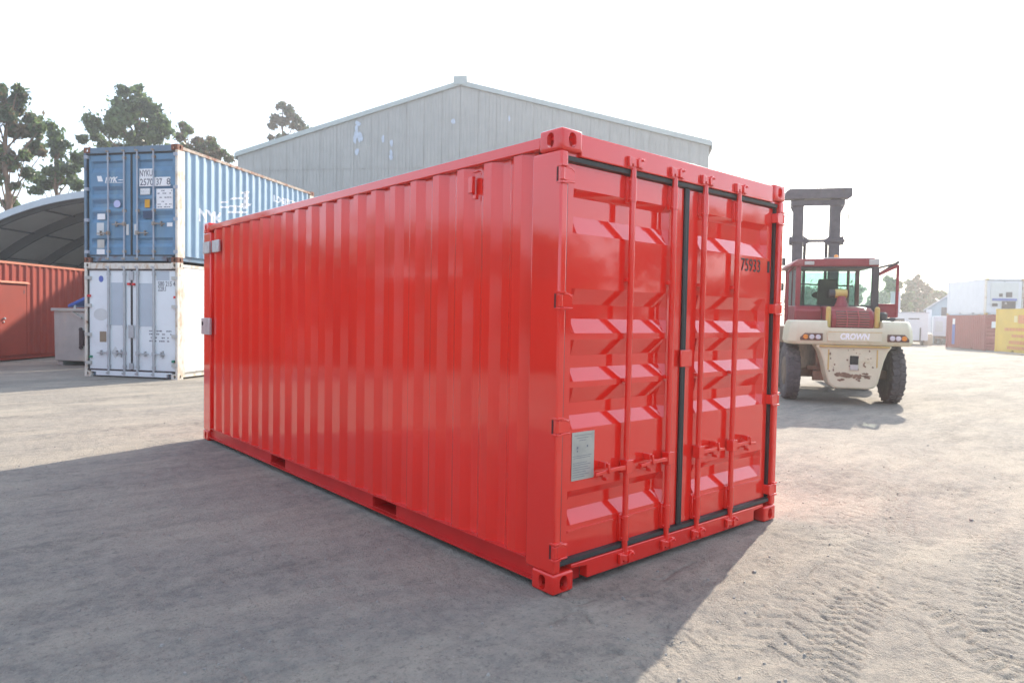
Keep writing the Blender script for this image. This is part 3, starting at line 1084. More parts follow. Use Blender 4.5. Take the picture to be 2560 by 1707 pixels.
def rows(parent, name, x0, x1, zs, m, y=0.0455, seed=1, h=0.018, gaps=0.3):
    rr = random.Random(seed)
    mb = MB()
    for z in zs:
        x = x0
        while x < x1:
            w = rr.uniform(0.02, 0.06)
            if rr.random() > gaps:
                mb.box(x, min(x1, x + w), y, y + 0.0009, z, z + h)
            x += w + 0.012
    mb.build(name, m, parent)['kind'] = 'stuff'


bl, br = part_of(blue, 'door')
wl_, wr_ = part_of(reef, 'door')
p1 = patch(br, 'number_panel', 1.42, 1.775, 1.895, 2.085, STICKW)
p2 = patch(br, 'number_panel', 1.42, 2.215, 1.695, 1.893, STICKW)
text_obj('NYKU', 0.195, INKGREY, p1, (1.43, 0.0458, 1.92), (1, 0, 0), (0, 0, 1), 'code_lettering', width=0.33, bold=0.004)
text_obj('2570', 0.205, INKGREY, p2, (1.44, 0.0458, 1.72), (1, 0, 0), (0, 0, 1), 'code_lettering', width=0.34, bold=0.004)
text_obj('37', 0.205, INKGREY, p2, (1.86, 0.0458, 1.72), (1, 0, 0), (0, 0, 1), 'code_lettering', width=0.15, bold=0.004)
text_obj('8', 0.205, INKGREY, p2, (2.12, 0.0458, 1.72), (1, 0, 0), (0, 0, 1), 'code_lettering', bold=0.004)
p3 = patch(br, 'code_panel', 1.44, 1.70, 1.51, 1.655, GREYPATCH2)
text_obj('2200', 0.14, STICKW, p3, (1.46, 0.0455, 1.535), (1, 0, 0), (0, 0, 1), 'code_lettering', width=0.22, bold=0.003)
p4 = patch(br, 'data_sheet', 1.86, 2.28, 1.195, 1.635, STICKW)
rows(p4, 'data_lines', 1.89, 2.26, (1.58, 1.52, 1.43, 1.34, 1.28, 1.22), INKGREY, seed=4, h=0.022, gaps=0.35)
patch(br, 'amber_sticker', 1.56, 1.69, 1.225, 1.405, STICKY)
patch(br, 'dark_patch', 1.52, 1.78, 0.985, 1.155, STICKN)
patch(br, 'white_sticker', 2.13, 2.27, 0.80, 0.885, STICKW)
text_obj('NYK', 0.15, STICKW, bl, (0.52, 0.047, 1.815), (1, 0, 0), (0, 0, 1), 'line_name', width=0.34, bold=0.008, italic=0.25)
lg = MB()
lg.prism([(0.30, 1.955), (0.42, 1.955), (0.465, 1.83), (0.335, 1.83)], 'y', 0.0465, 0.0485)
lg.box(0.87, 1.0, 0.0465, 0.0485, 1.845, 1.862)
lg.box(0.52, 0.99, 0.0465, 0.0485, 1.79, 1.80)
lg.build('line_flag', STICKW, bl)
patch(bl, 'round_sticker', 0.745, 0.925, 1.235, 1.405, STICKPALE, shape='oval')
patch(bl, 'white_sticker', 0.31, 0.52, 0.975, 1.105, STICKW)
patch(bl, 'grey_plate', 0.295, 0.485, 0.62, 0.90, GREYPATCH2, label='grey weathered data plate on the blue door')
patch(bl, 'grey_plate', 0.305, 0.495, 0.33, 0.52, HINGEGREY)
patch(bl, 'white_sticker', 0.29, 0.50, 0.188, 0.305, STICKW)
for d, x in ((bl, 1.12), (br, 1.325)):
    patch(d, 'strap', x - 0.03, x + 0.03, 0.62, 0.86, GREYPATCH2, y=0.03)

# side lettering of the blue container, painted over the corrugation
bw = part_of(blue, 'side_wall')[1]   # the x = W wall faces the camera's right
SW = 2.438


def drape_b(co):
    d = prof_depth(prof_b, co.y)
    return Vector((SW - 0.012 - d + 0.0025 + (co.x - SW), co.y, co.z))


cuts = [Vector((SW, y, 0)) for y, d in prof_b]
WHITEINK = mat('white_side_lettering', (0.82, 0.83, 0.85), 0.5)


def side_text(s, size, y, z, width, italic=0.0, bold=0.0):
    return text_obj(s, size, WHITEINK, bw, (SW, y, z), (0, 1, 0), (0, 0, 1), 'side_lettering', width=width, italic=italic, drape=drape_b, cuts=cuts, cutdir=Vector((0, 1, 0)), bold=bold)


side_text('NYK', 0.42, 0.78, 1.02, 0.82, 0.0, 0.010)
side_text('LOGISTICS', 0.24, 3.9, 1.98, 1.3, 0.0, 0.008)


def side_bars():
    bm = bmesh.new()
    for (y0, y1, z0, z1, sh) in ((1.58, 1.85, 1.56, 1.60, 0.1), (1.55, 1.9, 1.44, 1.48, 0.1), (1.95, 2.35, 1.70, 1.75, 0.16), (1.9, 2.5, 1.52, 1.56, 0.14), (2.4, 2.75, 1.92, 1.97, 0.16),
                                 (2.42, 2.72, 1.78, 1.83, 0.12), (2.35, 2.8, 1.62, 1.68, 0.12), (2.05, 2.2, 1.40, 1.58, 0.05), (2.5, 2.62, 1.55, 2.0, 0.08), (1.85, 2.6, 1.36, 1.41, 0.2)):
        vs = [bm.verts.new((SW, y0, z0)), bm.verts.new((SW, y1, z0 + sh * 0.5)), bm.verts.new((SW, y1 + 0.03, z1 + sh * 0.5)), bm.verts.new((SW, y0 + 0.03, z1))]
        bm.faces.new(vs)
    for c in cuts:
        bmesh.ops.bisect_plane(bm, geom=bm.verts[:] + bm.edges[:] + bm.faces[:], plane_co=c, plane_no=Vector((0, 1, 0)), dist=1e-5)
    for v_ in bm.verts:
        v_.co = drape_b(v_.co)
    me = bpy.data.meshes.new('speed_stripes')
    bm.to_mesh(me)
    bm.free()
    me.materials.append(WHITEINK)
    o = bpy.data.objects.new('speed_stripes', me)
    COL.objects.link(o)
    o.parent = bw


side_bars()

# reefer door marks
patch(wl_, 'painted_out_panel', 0.665, 1.075, 1.18, 2.145, GREYPATCH)
patch(wr_, 'painted_out_panel', 1.40, 1.79, 1.165, 2.135, GREYPATCH)
patch(wr_, 'painted_out_panel', 1.86, 2.19, 2.20, 2.405, GREYPATCH)
patch(wl_, 'oval_patch', 0.20, 0.59, 1.28, 1.555, GREYPATCH2, shape='oval')
patch(wl_, 'round_sticker', 0.34, 0.465, 2.15, 2.30, STICKB, shape='oval')
patch(wl_, 'brown_plate', 0.36, 0.54, 0.79, 1.03, STICKBR)
patch(wl_, 'diamond_sign', 0.67, 0.89, 0.42, 0.70, GREYPATCH2, shape='diamond')
text_obj('580 215 4', 0.15, INKGREY, wr_, (1.90, 0.0478, 2.075), (1, 0, 0), (0, 0, 1), 'code_lettering', width=0.44, bold=0.002)
text_obj('22R1', 0.14, INKGREY, wr_, (1.90, 0.0478, 1.965), (1, 0, 0), (0, 0, 1), 'code_lettering', width=0.20, bold=0.002)
rows(wr_, 'data_lines', 1.67, 2.24, (1.055, 0.985, 0.905, 0.83), INKGREY, y=0.0478, seed=9, h=0.03, gaps=0.25)
for d, x, z, m in ((wl_, 0.10, 1.84, STICKR), (wr_, 2.36, 1.83, STICKR), (wl_, 1.16, 2.115, STICKR), (wr_, 1.285, 2.11, STICKR), (wl_, 0.14, 0.45, STICKG), (wr_, 2.31, 0.40, STICKG)):
    patch(d, 'tag', x - 0.03, x + 0.03, z - 0.025, z + 0.025, m, y=0.0)
for d, x in ((wl_, 0.94), (wr_, 2.03)):
    c = MB()
    c.box(x - 0.015, x + 0.015, 0.02, 0.0485, 0.46, 0.63)
    c.box(x - 0.035, x + 0.035, 0.03, 0.0485, 0.52, 0.57)
    c.build('handle_catch', GREYBAR, d)
m_ = MB()
m_.box(1.15, 1.29, 0.012, 0.034, 0.90, 1.19)
m_.box(1.17, 1.27, 0.012, 0.034, 0.19, 0.33)
m_.box(1.16, 1.28, 0.012, 0.034, 2.2, 2.4)
m_.build('centre_cover', GREYBAR, wl_, bevel=0.004)
rside = part_of(reef, 'side_wall')[1]
mk = MB()
for (y0, y1, z0, z1) in ((0.50, 0.53, 1.95, 2.15), (0.62, 0.65, 1.8, 2.15), (0.52, 0.60, 1.5, 1.62), (0.53, 0.6, 1.38, 1.46)):
    mk.box(SW - 0.0115, SW - 0.0098, y0, y1, z0, z1)
mk.build('side_marking', GREYPATCH2, rside)['kind'] = 'stuff'

# --- red oxide site office container on the left, with a door in its side
OX = (-0.75, 21.37)
E_ = Vector((0.6701, 0.7422))
N_ = Vector((0.7422, -0.6701))
# its wall faces the yard: container local +y runs along E_, local x = W wall is the visible one
oxo = Vector(OX) + E_ * (-8.2) - N_ * 2.438
site, prof_s = container('oxide_container', 'long red oxide container at the left edge with a side door, half in shadow', (oxo.x, oxo.y, 0.0), math.atan2(-E_.x, E_.y), L=12.192, H=2.87,
                         body=BROWNRED, toprail=BROWNTOP, detail=0, under=BROWNRED)
dr = MB()
dx0, dx1 = 8.2 + 0.05, 8.2 + 1.05
dr.box(SW - 0.012, SW + 0.012, dx0, dx1, 0.16, 2.2)
sdoor = dr.build('side_door', BROWNRED, site, bevel=0.004)
fr_ = MB()
for a, b, z0, z1 in ((dx0 - 0.06, dx0 - 0.004, 0.16, 2.2), (dx1 + 0.004, dx1 + 0.06, 0.16, 2.2)):
    fr_.box(SW - 0.06, SW + 0.02, a, b, z0, z1)
fr_.build('door_frame', BROWNRED, sdoor)
MB().prism([(SW - 0.02, 2.24), (SW + 0.06, 2.225), (SW + 0.06, 2.245), (SW - 0.02, 2.29)], 'y', dx0 - 0.08, dx1 + 0.09).build('rain_flashing', BROWNTOP, sdoor)
kn = MB()
kn.lathe([(0.02, 0.0), (0.032, 0.03), (0.034, 0.05), (0.02, 0.07)], (SW + 0.012, dx0 + 0.08, 1.22), (1, 0, 0), 12)
kn.lathe([(0.024, 0.0), (0.024, 0.02), (0.012, 0.03)], (SW + 0.012, dx0 + 0.09, 1.12), (1, 0, 0), 12)
kn.build('door_knob', GALV, sdoor)
MB().box(SW - 0.01, SW + 0.016, dx1 - 0.12, dx1 - 0.09, 1.94, 2.05).build('door_hinge', CABDARK, sdoor)

# --- next container of the same row, past the left edge (the red paint mirrors it)
oxo2 = Vector(OX) + E_ * (-8.2 - 12.192 - 0.5) - N_ * 2.438
container('rust_container', 'long rust orange container next in the row past the red oxide one', (oxo2.x, oxo2.y, 0.0), math.atan2(-E_.x, E_.y), L=12.192, H=2.59,
          body=BROWNRED, detail=0, under=BROWNRED)

# --- yard on the right
RRZ = math.atan2(-0.769, 0.639)
rx, ry = 55.67, 12.72
low, _ = container('maroon_container', 'faded maroon container under the white refrigerated one at the right', (rx, ry, -0.36), RRZ, body=MAROON, detail=0, under=MAROON)
mk = MB()
mk.box(-0.004, 0.009, 4.55, 5.0, 0.3, 1.85)
mk.build('painted_stripe', STICKB, low)
MB().box(-0.005, 0.0085, 4.58, 4.98, 1.86, 2.3).build('painted_mark', STICKW, low)
for x, z, w, h in ((0.45, 1.65, 0.5, 0.45), (1.3, 1.6, 0.4, 0.35)):
    MB().box(x, x + w, 0.0, 0.0115, z, z + h).build('white_sticker', STICKW, part_of(low, 'door')[0])
up, _ = container('white_reefer_unit', 'white refrigerated container showing its cooling machinery, on top of the maroon one', (rx, ry, 2.235), RRZ, body=TRAILW, frame=TRAILW, cast=OCHRE, sides='flat', doors='flat', detail=0, under=TRAILW)
for p in part_of(up, 'corner_post')[0::2]:
    p.data.materials[0] = WHITEFRAME
cool = MB().box(0.3, 2.1, 0.0, 0.049, 0.75, 2.3).build('machinery_panel', GREYPATCH2, up)
MB().box(0.42, 2.0, -0.06, -0.001, 1.0, 1.16).build('blue_guard', STICKB, cool)
for x0, x1, z0, z1, m in ((0.85, 1.08, 1.28, 1.52, CABDARK), (1.3, 1.7, 1.25, 1.62, MAST), (0.42, 0.78, 0.6, 0.82, CABDARK), (1.05, 1.95, 0.42, 0.97, CABDARK), (1.2, 1.36, 0.75, 0.9, STICKW)):
    MB().box(x0, x1, -0.02, 0.048 if z0 > 0.74 else -0.003, z0, z1).build('machinery_opening', m, cool)
yo = Vector((47.41, 9.97)) + Vector((-0.803, -0.597)) * 6.058
yel, prof_y = container('yellow_container', 'yellow container with red sign printing at the right edge', (yo.x, yo.y, -0.10), math.atan2(-0.803, 0.597), body=YELLOW, sides='flat', doors='flat', detail=0, under=YELLOW)
yw = part_of(yel, 'side_wall')[0]
sg = MB()
for (y0, y1, z0, z1) in ((2.4, 4.9, 1.28, 1.46), (2.4, 4.0, 0.92, 1.08), (2.4, 4.3, 0.52, 0.72), (2.4, 4.5, 0.22, 0.40)):
    y = y1
    rr = random.Random(int(y1 * 10))
    while y > y0:
        w = rr.uniform(0.12, 0.3)
        sg.box(0.004, 0.011, y - w, y, z0, z1)
        y -= w + 0.06
sg.build('sign_lettering', SIGNRED, yw)['kind'] = 'stuff'
MB().box(0.004, 0.011, 2.4, 3.3, 1.72, 2.2).build('sign_emblem', SIGNRED, yw)
MB().box(0.004, 0.011, 3.4, 3.8, 1.78, 2.16).build('sign_emblem', SIGNPALE, yw)
nx = Vector((rx, ry)) + Vector((0.639, -0.769)) * 2.62
for z, n2 in ((-0.36, 'lower'), (2.235, 'upper')):
    container('dark_red_container', 'dark red container at the right edge, %s one beside the white and maroon stack' % n2, (nx.x, nx.y, z), RRZ, body=MAROON, detail=0, under=MAROON,
              group='dark red containers stacked at the right edge')

# --- galvanised skip bin between the oxide container and the reefer
SKO = (0.30, 19.66, 0.0)
skip = thing('skip_bin', 'grey metal skip bin with raised blue lid beside the white container', 'skip bin', SKO, SRZ)
b_ = MB()
b_.prism([(0.02, 0.12), (1.78, 0.12), (1.80, 1.46), (0.0, 1.46)], 'y', 0.0, 1.3)
b_.build('bin_body', SKIP, skip, bevel=0.02, seg=2)
rm = MB()
rm.box(-0.05, 1.85, -0.05, 0.02, 1.462, 1.54)
rm.box(-0.05, 1.85, 1.28, 1.35, 1.462, 1.54)
rm.box(-0.05, 0.02, 0.022, 1.278, 1.462, 1.54)
rm.box(1.78, 1.85, 0.022, 1.278, 1.462, 1.54)
rm.build('bin_rim', SKIP, skip, bevel=0.01)
ld = MB()
ld.bar((0.42, 0.62, 1.62), (1.7, 0.62, 2.12), 1.2, 0.05, up=(0, 1, 0))
ld = MB()
ld.prism([(0.40, 1.56), (0.55, 1.60), (1.75, 2.12), (1.75, 2.20), (0.55, 1.70), (0.40, 1.64)], 'y', 0.05, 1.2)
ld.build('bin_lid', SKIPLID, skip, bevel=0.02)
st = MB()
st.bar((0.66, 0.0, 1.45), (0.60, 0.1, 1.66), 0.05, 0.04)
st.bar((0.6, -0.03, 1.44), (0.92, -0.03, 1.28), 0.05, 0.04, up=(0, 1, 0))
st.build('lid_strut', SKIP, skip)
sk_ = MB()
for x in (0.08, 1.55):
    sk_.box(x, x + 0.16, 0.05, 1.25, 0.0, 0.118)
sk_.build('bin_skid', SKIP, skip)
lt = MB()
lt.box(0.86, 1.0, -0.05, -0.002, 0.55, 0.95)
lt.cyl((0.9, -0.055, 0.98), (0.9, -0.02, 0.98), 0.05, 10)
lt.cyl((0.9, -0.055, 0.5), (0.9, -0.02, 0.5), 0.05, 10)
lt.build('bin_latch', CABDARK, skip)

# --- big grey shed with a gable end
A0 = Vector((11.189, 36.61))
A1 = Vector((27.168, 17.078))
fd = (A1 - A0)
FW = fd.length
fd.normalize()
srz = math.atan2(fd.y, fd.x)
shed = thing('grey_shed', 'large weathered grey metal shed with a gabled end behind the red container', 'shed', (A0.x, A0.y, -0.2), srz)
EAVE, APEX = 10.40, 13.78
XA = FW * 0.5


def roof_z(x):
    return EAVE + (APEX - EAVE) * (1 - abs(x - XA) / XA)


nsh = 26
sw = FW / nsh
LAP = 9.5
for k in range(nsh):
    x0, x1 = k * sw, (k + 1) * sw - 0.012
    rr = random.Random(k)
    has_lap = k < 11
    for (z0f, z1f, off) in (((lambda x: LAP - 0.03), roof_z, 0.0), ((lambda x: 0.0), (lambda x: LAP), 0.022)) if has_lap else (((lambda x: 0.0), roof_z, 0.01 * (k % 2)),):
        vs, fs = [], []
        xs = []
        nr = 5
        for i in range(nr):
            a = x0 + (x1 - x0) * i / nr
            w = (x1 - x0) / nr
            xs += [(a, 0.0), (a + w * 0.62, 0.0), (a + w * 0.72, -0.012), (a + w * 0.88, -0.012), (a + w * 0.98, 0.0)]
        xs.append((x1, 0.0))
        for x, d in xs:
            y = d + off + rr.uniform(-0.002, 0.002)
            vs += [(x, y, z0f(x)), (x, y, z1f(x))]
        for i in range(len(xs) - 1):
            fs.append((2 * i, 2 * i + 2, 2 * i + 3, 2 * i + 1))
        MB().add(vs, fs).build('cladding_sheet', SHEDWALL, shed, ang=10)
SL = 36.0
mb = MB()
mb.prism([(0.05, 0), (FW - 0.05, 0), (FW - 0.05, EAVE - 0.05), (XA, APEX - 0.05), (0.05, EAVE - 0.05)], 'y', 0.06, SL)
mb.build('shed_body', SHEDWALL, shed)
for s in (-1, 1):
    x_e = -0.08 if s < 0 else FW + 0.08
    sl_ = (APEX - EAVE) / XA
    ze = EAVE - sl_ * 0.08
    mb = MB()
    mb.prism([(x_e, ze + 0.02), (XA, APEX + 0.02), (XA, APEX + 0.11), (x_e, ze + 0.11)], 'y', -0.02, SL + 0.2)
    mb.build('shed_roof', SHEDTRIM, shed)
    mb = MB()
    mb.prism([(x_e, ze - 0.14), (XA, APEX - 0.12), (XA, APEX + 0.12), (x_e, ze + 0.12)], 'y', -0.10, -0.022)
    mb.build('barge_trim', SHEDTRIM, shed)
MB().box(XA - 0.36, XA + 0.36, -0.14, 3.0, APEX - 0.1, APEX + 0.33).build('ridge_cap', SHEDTRIM, shed)
for (x0, x1) in ((-0.15, -0.085), (FW + 0.085, FW + 0.15)):
    MB().box(x0, x1, -0.1, SL, EAVE - 0.3, EAVE + 0.05).build('gutter', SHEDTRIM, shed)
bp = MB()
rr = random.Random(3)
for (cx, cz, w, h, n) in ((7.05, 11.55, 0.45, 1.2, 9), (7.0, 10.4, 0.2, 0.3, 2), (8.9, 10.4, 0.14, 0.9, 4), (8.35, 10.95, 0.2, 0.2, 2), (12.3, 12.0, 0.08, 0.5, 1), (15.2, 11.7, 0.08, 0.4, 1)):
    for i in range(n):
        x, z = cx + rr.uniform(-w, w) * 0.5, cz + rr.uniform(-h, h) * 0.5
        a, b = rr.uniform(0.06, 0.16), rr.uniform(0.12, 0.34)
        k = 7
        pts = [(x + a * math.cos(2 * PI * i2 / k) * rr.uniform(0.6, 1.1), z + b * math.sin(2 * PI * i2 / k) * rr.uniform(0.6, 1.1)) for i2 in range(k)]
        bp.prism(pts, 'y', -0.033 - 0.0007 * i, -0.030)
bp.build('bare_patch', SHEDBARE, shed)['kind'] = 'stuff'

# --- arched fabric shelter behind the oxide container
SO = Vector(OX) + E_ * 8.0
shel = thing('arched_shelter', 'grey arched fabric shelter behind the red oxide container at the left', 'shelter', (SO.x, SO.y, 0), math.atan2(-E_.x, E_.y))
# local x = N_ direction, local y = along E_
RC, XC, ZC = 12.3, -1.2, -6.08
th0 = math.asin(8.4 / RC)
arc = [(XC + RC * math.sin(t), ZC + RC * math.cos(t)) for t in np.linspace(-th0, th0, 41)]
arc = [(arc[0][0], 0.0)] + arc + [(arc[-1][0], 0.0)]
DEP = 9.0


def arch_band(pts, y0, y1, thick):
    mb = MB()
    vs, fs = [], []
    n = len(pts)
    for (x, z) in pts:
        k = math.hypot(x - XC, z - ZC)
        nx_, nz_ = (x - XC) / k, (z - ZC) / k
        for y in (y0, y1):
            vs.append((x, y, z))
            vs.append((x + nx_ * thick, y, z + nz_ * thick))
    for i in range(n - 1):
        a = 4 * i
        fs += [(a, a + 4, a + 6, a + 2), (a + 1, a + 3, a + 7, a + 5), (a, a + 1, a + 5, a + 4), (a + 2, a + 6, a + 7, a + 3)]
    return mb.add(vs, fs)


arch_band(arc, 0.05, DEP, 0.03).build('fabric_cover', FABRIC, shel, ang=40)
arch_band(arc[1:-1], -0.03, 0.045, -0.25).build('front_edge', RIMFAB, shel, ang=40, label='pale edge strip of the shelter front')
for y in (0.25, 3.0, 5.9, 8.7):
    arch_band([(x * 1.0, z) for x, z in arc[1:-1]], y, y + 0.16, -0.34).build('arch_truss', TRUSS, shel, ang=40)
for t in np.linspace(-th0 * 0.85, th0 * 0.85, 9):
    x, z = XC + (RC - 0.06) * math.sin(t), ZC + (RC - 0.06) * math.cos(t)
    MB().box(x - 0.03, x + 0.03, 0.3, DEP - 0.1, z - 0.06, z).build('purlin', TRUSS, shel)
mb = MB()
pts = [(x, z) for x, z in arc]
mb.prism(pts, 'y', DEP + 0.01, DEP + 0.05)
mb.build('back_wall', FABRIC, shel)

# --- buildings and vehicles far right
o_ = at(2231, 853, 60)
g0 = float(dip(o_.x, o_.y))
ang_r = math.atan2(CR.y, CR.x) - R(29)
tr = thing('site_trailer', 'white box trailer with a dark window behind the forklift', 'trailer', (o_.x, o_.y, g0), ang_r)
MB().box(0, 2.62, 0, 5.0, 0.42, 2.72).build('trailer_body', TRAILW, tr, bevel=0.03)
MB().box(-0.03, 2.65, -0.03, 5.03, 2.722, 2.82).build('trailer_roof', PALEGREY, tr)
MB().box(0.15, 0.85, -0.02, -0.002, 1.5, 2.25).build('window', CABDARK, tr)
MB().box(1.15, 1.95, -0.02, -0.002, 2.2, 2.3).build('air_slot', MAST, tr)
MB().box(2.0, 2.1, -0.06, -0.002, 0.3, 1.5).build('drain_pipe', MAST, tr)
for x in (0.3, 2.05):
    wb = MB()
    wb.lathe([(0.12, 0), (0.32, 0.02), (0.34, 0.06), (0.34, 0.18), (0.32, 0.22), (0.12, 0.24)], (x, 0.5, 0.34), (1, 0, 0), 20)
    wb.build('wheel', TYRE, tr)
MB().box(0.25, 2.4, 0.2, 4.8, 0.28, 0.418).build('chassis', CHASSIS, tr)

o_ = at(2325, 850, 63)
g0 = float(dip(o_.x, o_.y))
tk = thing('white_truck', 'white box truck parked in front of the blue grey gabled building', 'truck', (o_.x, o_.y, g0), ang_r)
MB().box(0.2, 2.7, 0, 6.0, 0.75, 2.55).build('truck_box', TRAILW, tk, bevel=0.04)
MB().box(0.35, 0.95, -0.015, -0.002, 1.15, 2.1).build('rear_door', GREYPATCH2, tk, label='pinkish grey panel door')
MB().box(1.2, 1.55, -0.08, -0.002, 1.85, 2.2).build('meter_box', PALEGREY, tk)
MB().box(0.4, 2.5, 0.1, 5.8, 0.5, 0.748).build('chassis', CHASSIS, tk)
for x in (0.32, 0.75, 1.9, 2.3):
    MB().lathe([(0.14, 0), (0.36, 0.02), (0.38, 0.06), (0.38, 0.2), (0.36, 0.24), (0.14, 0.26)], (x, 0.6, 0.38), (1, 0, 0), 20).build('wheel', TYRE, tk)

o_ = at(2313, 852, 66)
g0 = float(dip(o_.x, o_.y))
gb = thing('gabled_building', 'low building with a blue grey gable behind the white truck', 'building', (o_.x, o_.y, g0), ang_r - R(2))
gz = 3.2
MB().prism([(0.0, 0), (7.0, 0), (7.0, gz), (3.5, gz + 2.6), (0.0, gz)], 'y', 0, 9.0).build('gable_wall', BLUEGREY, gb)
MB().box(-0.02, 0.45, -0.06, -0.003, 0, gz).build('corner_wall', TRAILW, gb)
MB().box(1.2, 1.9, -0.03, -0.003, 2.5, 3.4).build('louvre', MAST, gb)
for s in (-1, 1):
    x_e = -0.25 if s < 0 else 7.25
    ze = gz - 0.19
    MB().prism([(x_e, ze + 0.02), (3.5, gz + 2.62), (3.5, gz + 2.74), (x_e, ze + 0.14)], 'y', -0.2, 9.2).build('roof', PALEGREY, gb)

o_ = at(2306, 852, 60)
tkk = thing('beige_tank', 'small beige tank standing between the white trailer and the white truck', 'tank', (o_.x, o_.y, float(dip(o_.x, o_.y))), ang_r)
MB().lathe([(0.46, 0.0), (0.48, 0.1), (0.48, 0.85), (0.4, 1.0), (0.2, 1.06)], (0.3, 0.3, 0), (0, 0, 1), 20).build('tank_shell', BEIGE, tkk)
MB().lathe([(0.13, 0.0), (0.13, 0.07), (0.1, 0.09)], (0.3, 0.3, 1.061), (0, 0, 1), 14).build('tank_lid', CABDARK, tkk)
o_ = at(2222, 853, 70)
gs = thing('pale_block', 'narrow pale grey flat topped block behind the forklift cab door', 'building', (o_.x, o_.y, float(dip(o_.x, o_.y))), ang_r)
MB().box(0, 0.9, 0, 3.0, 0, 4.9).build('block_wall', PALEGREY, gs, bevel=0.03)
MB().box(-0.05, 0.95, -0.05, 3.05, 4.902, 5.0).build('block_cap', SHEDTRIM, gs)

# ------------------------------------------------------------------ forklift
FK = (11.212, 3.346, 0.0)
fk = thing('forklift', 'big cream and dull red counterweight forklift parked behind the red container', 'forklift', FK, R(-54))


def tyre(x, y, r, w, name='wheel'):
    wh = MB()
    hw = w / 2
    wh.lathe([(r * 0.55, -hw * 0.85), (r * 0.62, -hw * 0.98), (r * 0.9, -hw), (r * 0.97, -hw * 0.86), (r * 0.98, -hw * 0.5), (r * 0.98, hw * 0.5), (r * 0.97, hw * 0.86), (r * 0.9, hw),
              (r * 0.62, hw * 0.98), (r * 0.55, hw * 0.85)], (x, y, r), (1, 0, 0), 40)
    o = wh.build(name, TYRE, fk, ang=35)
    tr_ = MB()
    n = 25
    for i in range(n):
        for sd in (-1, 1):
            t = 2 * PI * (i + (0.5 if sd > 0 else 0)) / n
            c = Vector((x + sd * hw * 0.47, y + math.cos(t) * r * 0.985, r + math.sin(t) * r * 0.985))
            tang = Vector((0, -math.sin(t), math.cos(t)))
            nrm = Vector((0, math.cos(t), math.sin(t)))
            ax = (Vector((sd, 0, 0)) + tang * 0.32).normalized()
            bx_ = ax.cross(nrm)
            vs = []
            for k, hsz in ((-0.012, 1.0), (0.009, 0.86)):
                for i2, j2 in ((-1, -1), (1, -1), (1, 1), (-1, 1)):
                    vs.append(c + ax * (i2 * hw * 0.44 * hsz) + bx_ * (j2 * r * 0.105 * hsz) + nrm * k)
            tr_.add(vs, [(0, 3, 2, 1), (4, 5, 6, 7), (0, 1, 5, 4), (1, 2, 6, 5), (2, 3, 7, 6), (3, 0, 4, 7)])
    tr_.build('tread', TYRE, o)
    hb = MB()
    sd = 1 if x > 0 else -1
    hb.lathe([(r * 0.54, 0), (r * 0.5, 0.02), (r * 0.3, 0.04), (r * 0.2, 0.02)], (x + sd * hw * 0.75, y, r), (sd, 0, 0), 20)
    hb.build('rim', RIM, o)
    return o


tyre(-0.96, 0.0, 0.56, 0.25)
tyre(0.89, 0.0, 0.56, 0.25)
tyre(-0.95, 2.75, 0.60, 0.5)
tyre(0.95, 2.75, 0.60, 0.5)
# counterweight: curved plan, upper wide block and lower tapering tongue
up_ = []
for x, y in ((-1.10, 0.15), (-1.14, -0.35), (-1.12, -0.70), (-1.0, -0.85), (-0.55, -0.93), (0.55, -0.93), (0.95, -0.86), (1.04, -0.72), (1.06, -0.35), (1.04, 0.15)):
    up_.append((x, y))
cw = MB()


def loft(mb, rings):
    n = len(rings[0])
    vs = [p for r_ in rings for p in r_]
    fs = [tuple(range(n))[::-1], tuple(range((len(rings) - 1) * n, len(rings) * n))]
    for k in range(len(rings) - 1):
        for i in range(n):
            fs.append((k * n + i, k * n + (i + 1) % n, (k + 1) * n + (i + 1) % n, (k + 1) * n + i))
    mb.add(vs, fs)


def inset(poly, k, ky):
    return [(x * k, y * ky if y < 0 else y) for x, y in poly]


loft(cw, [[(x, y, 1.12) for x, y in inset(up_, 0.97, 0.97)], [(x, y, 1.18) for x, y in up_], [(x * 0.985, y, 1.40) for x, y in up_], [(x * 0.95, y * (0.97 if y < 0 else 1), 1.53) for x, y in up_],
          [(x * 0.925, y * (0.935 if y < 0 else 1), 1.575) for x, y in up_]])
cwo = cw.build('counterweight', CREAM, fk, bevel=0.02, seg=3)
cc = MB().box(-0.47, 0.47, -1.2, 0.6, 1.44, 1.8).build('cutter', DARK, fk, bevel=0.04, seg=3)
carve(cwo, [cc])
lo = MB()
outline = [(-0.66, 1.118), (-0.58, 1.0), (-0.52, 0.83), (-0.47, 0.6), (-0.42, 0.42), (-0.36, 0.345), (-0.26, 0.315), (0.28, 0.315), (0.37, 0.345), (0.43, 0.42), (0.47, 0.6), (0.52, 0.83), (0.58, 1.0), (0.66, 1.118)]
lo.prism(outline, 'y', -0.90, -0.45)
lo.build('counterweight_tongue', CREAM, fk, bevel=0.035, seg=3)
ed = MB()
ed.box(-0.60, 0.60, -0.945, -0.905, 1.085, 1.117)
ed.build('edge_strip', OCHRE, fk, bevel=0.01)
for x, z0, z1 in ((-0.43, 0.66, 1.04), (0.40, 0.72, 1.05)):
    MB().box(x - 0.012, x + 0.012, -0.906, -0.9005, z0, z1).build('edge_strip', OCHRE, fk, bevel=0.002)
pn = MB().box(-0.47, 0.47, -0.947, -0.925, 1.19, 1.375).build('name_panel', CREAM, cwo, bevel=0.012)
MB().box(-0.46, 0.46, -0.949, -0.9472, 1.362, 1.372).build('panel_line', OCHRE, pn)
text_obj('CROWN', 0.15, WHITEINK, pn, (-0.25, -0.9485, 1.235), (1, 0, 0), (0, 0, 1), 'maker_lettering', width=0.50, bold=0.006, italic=0.15)
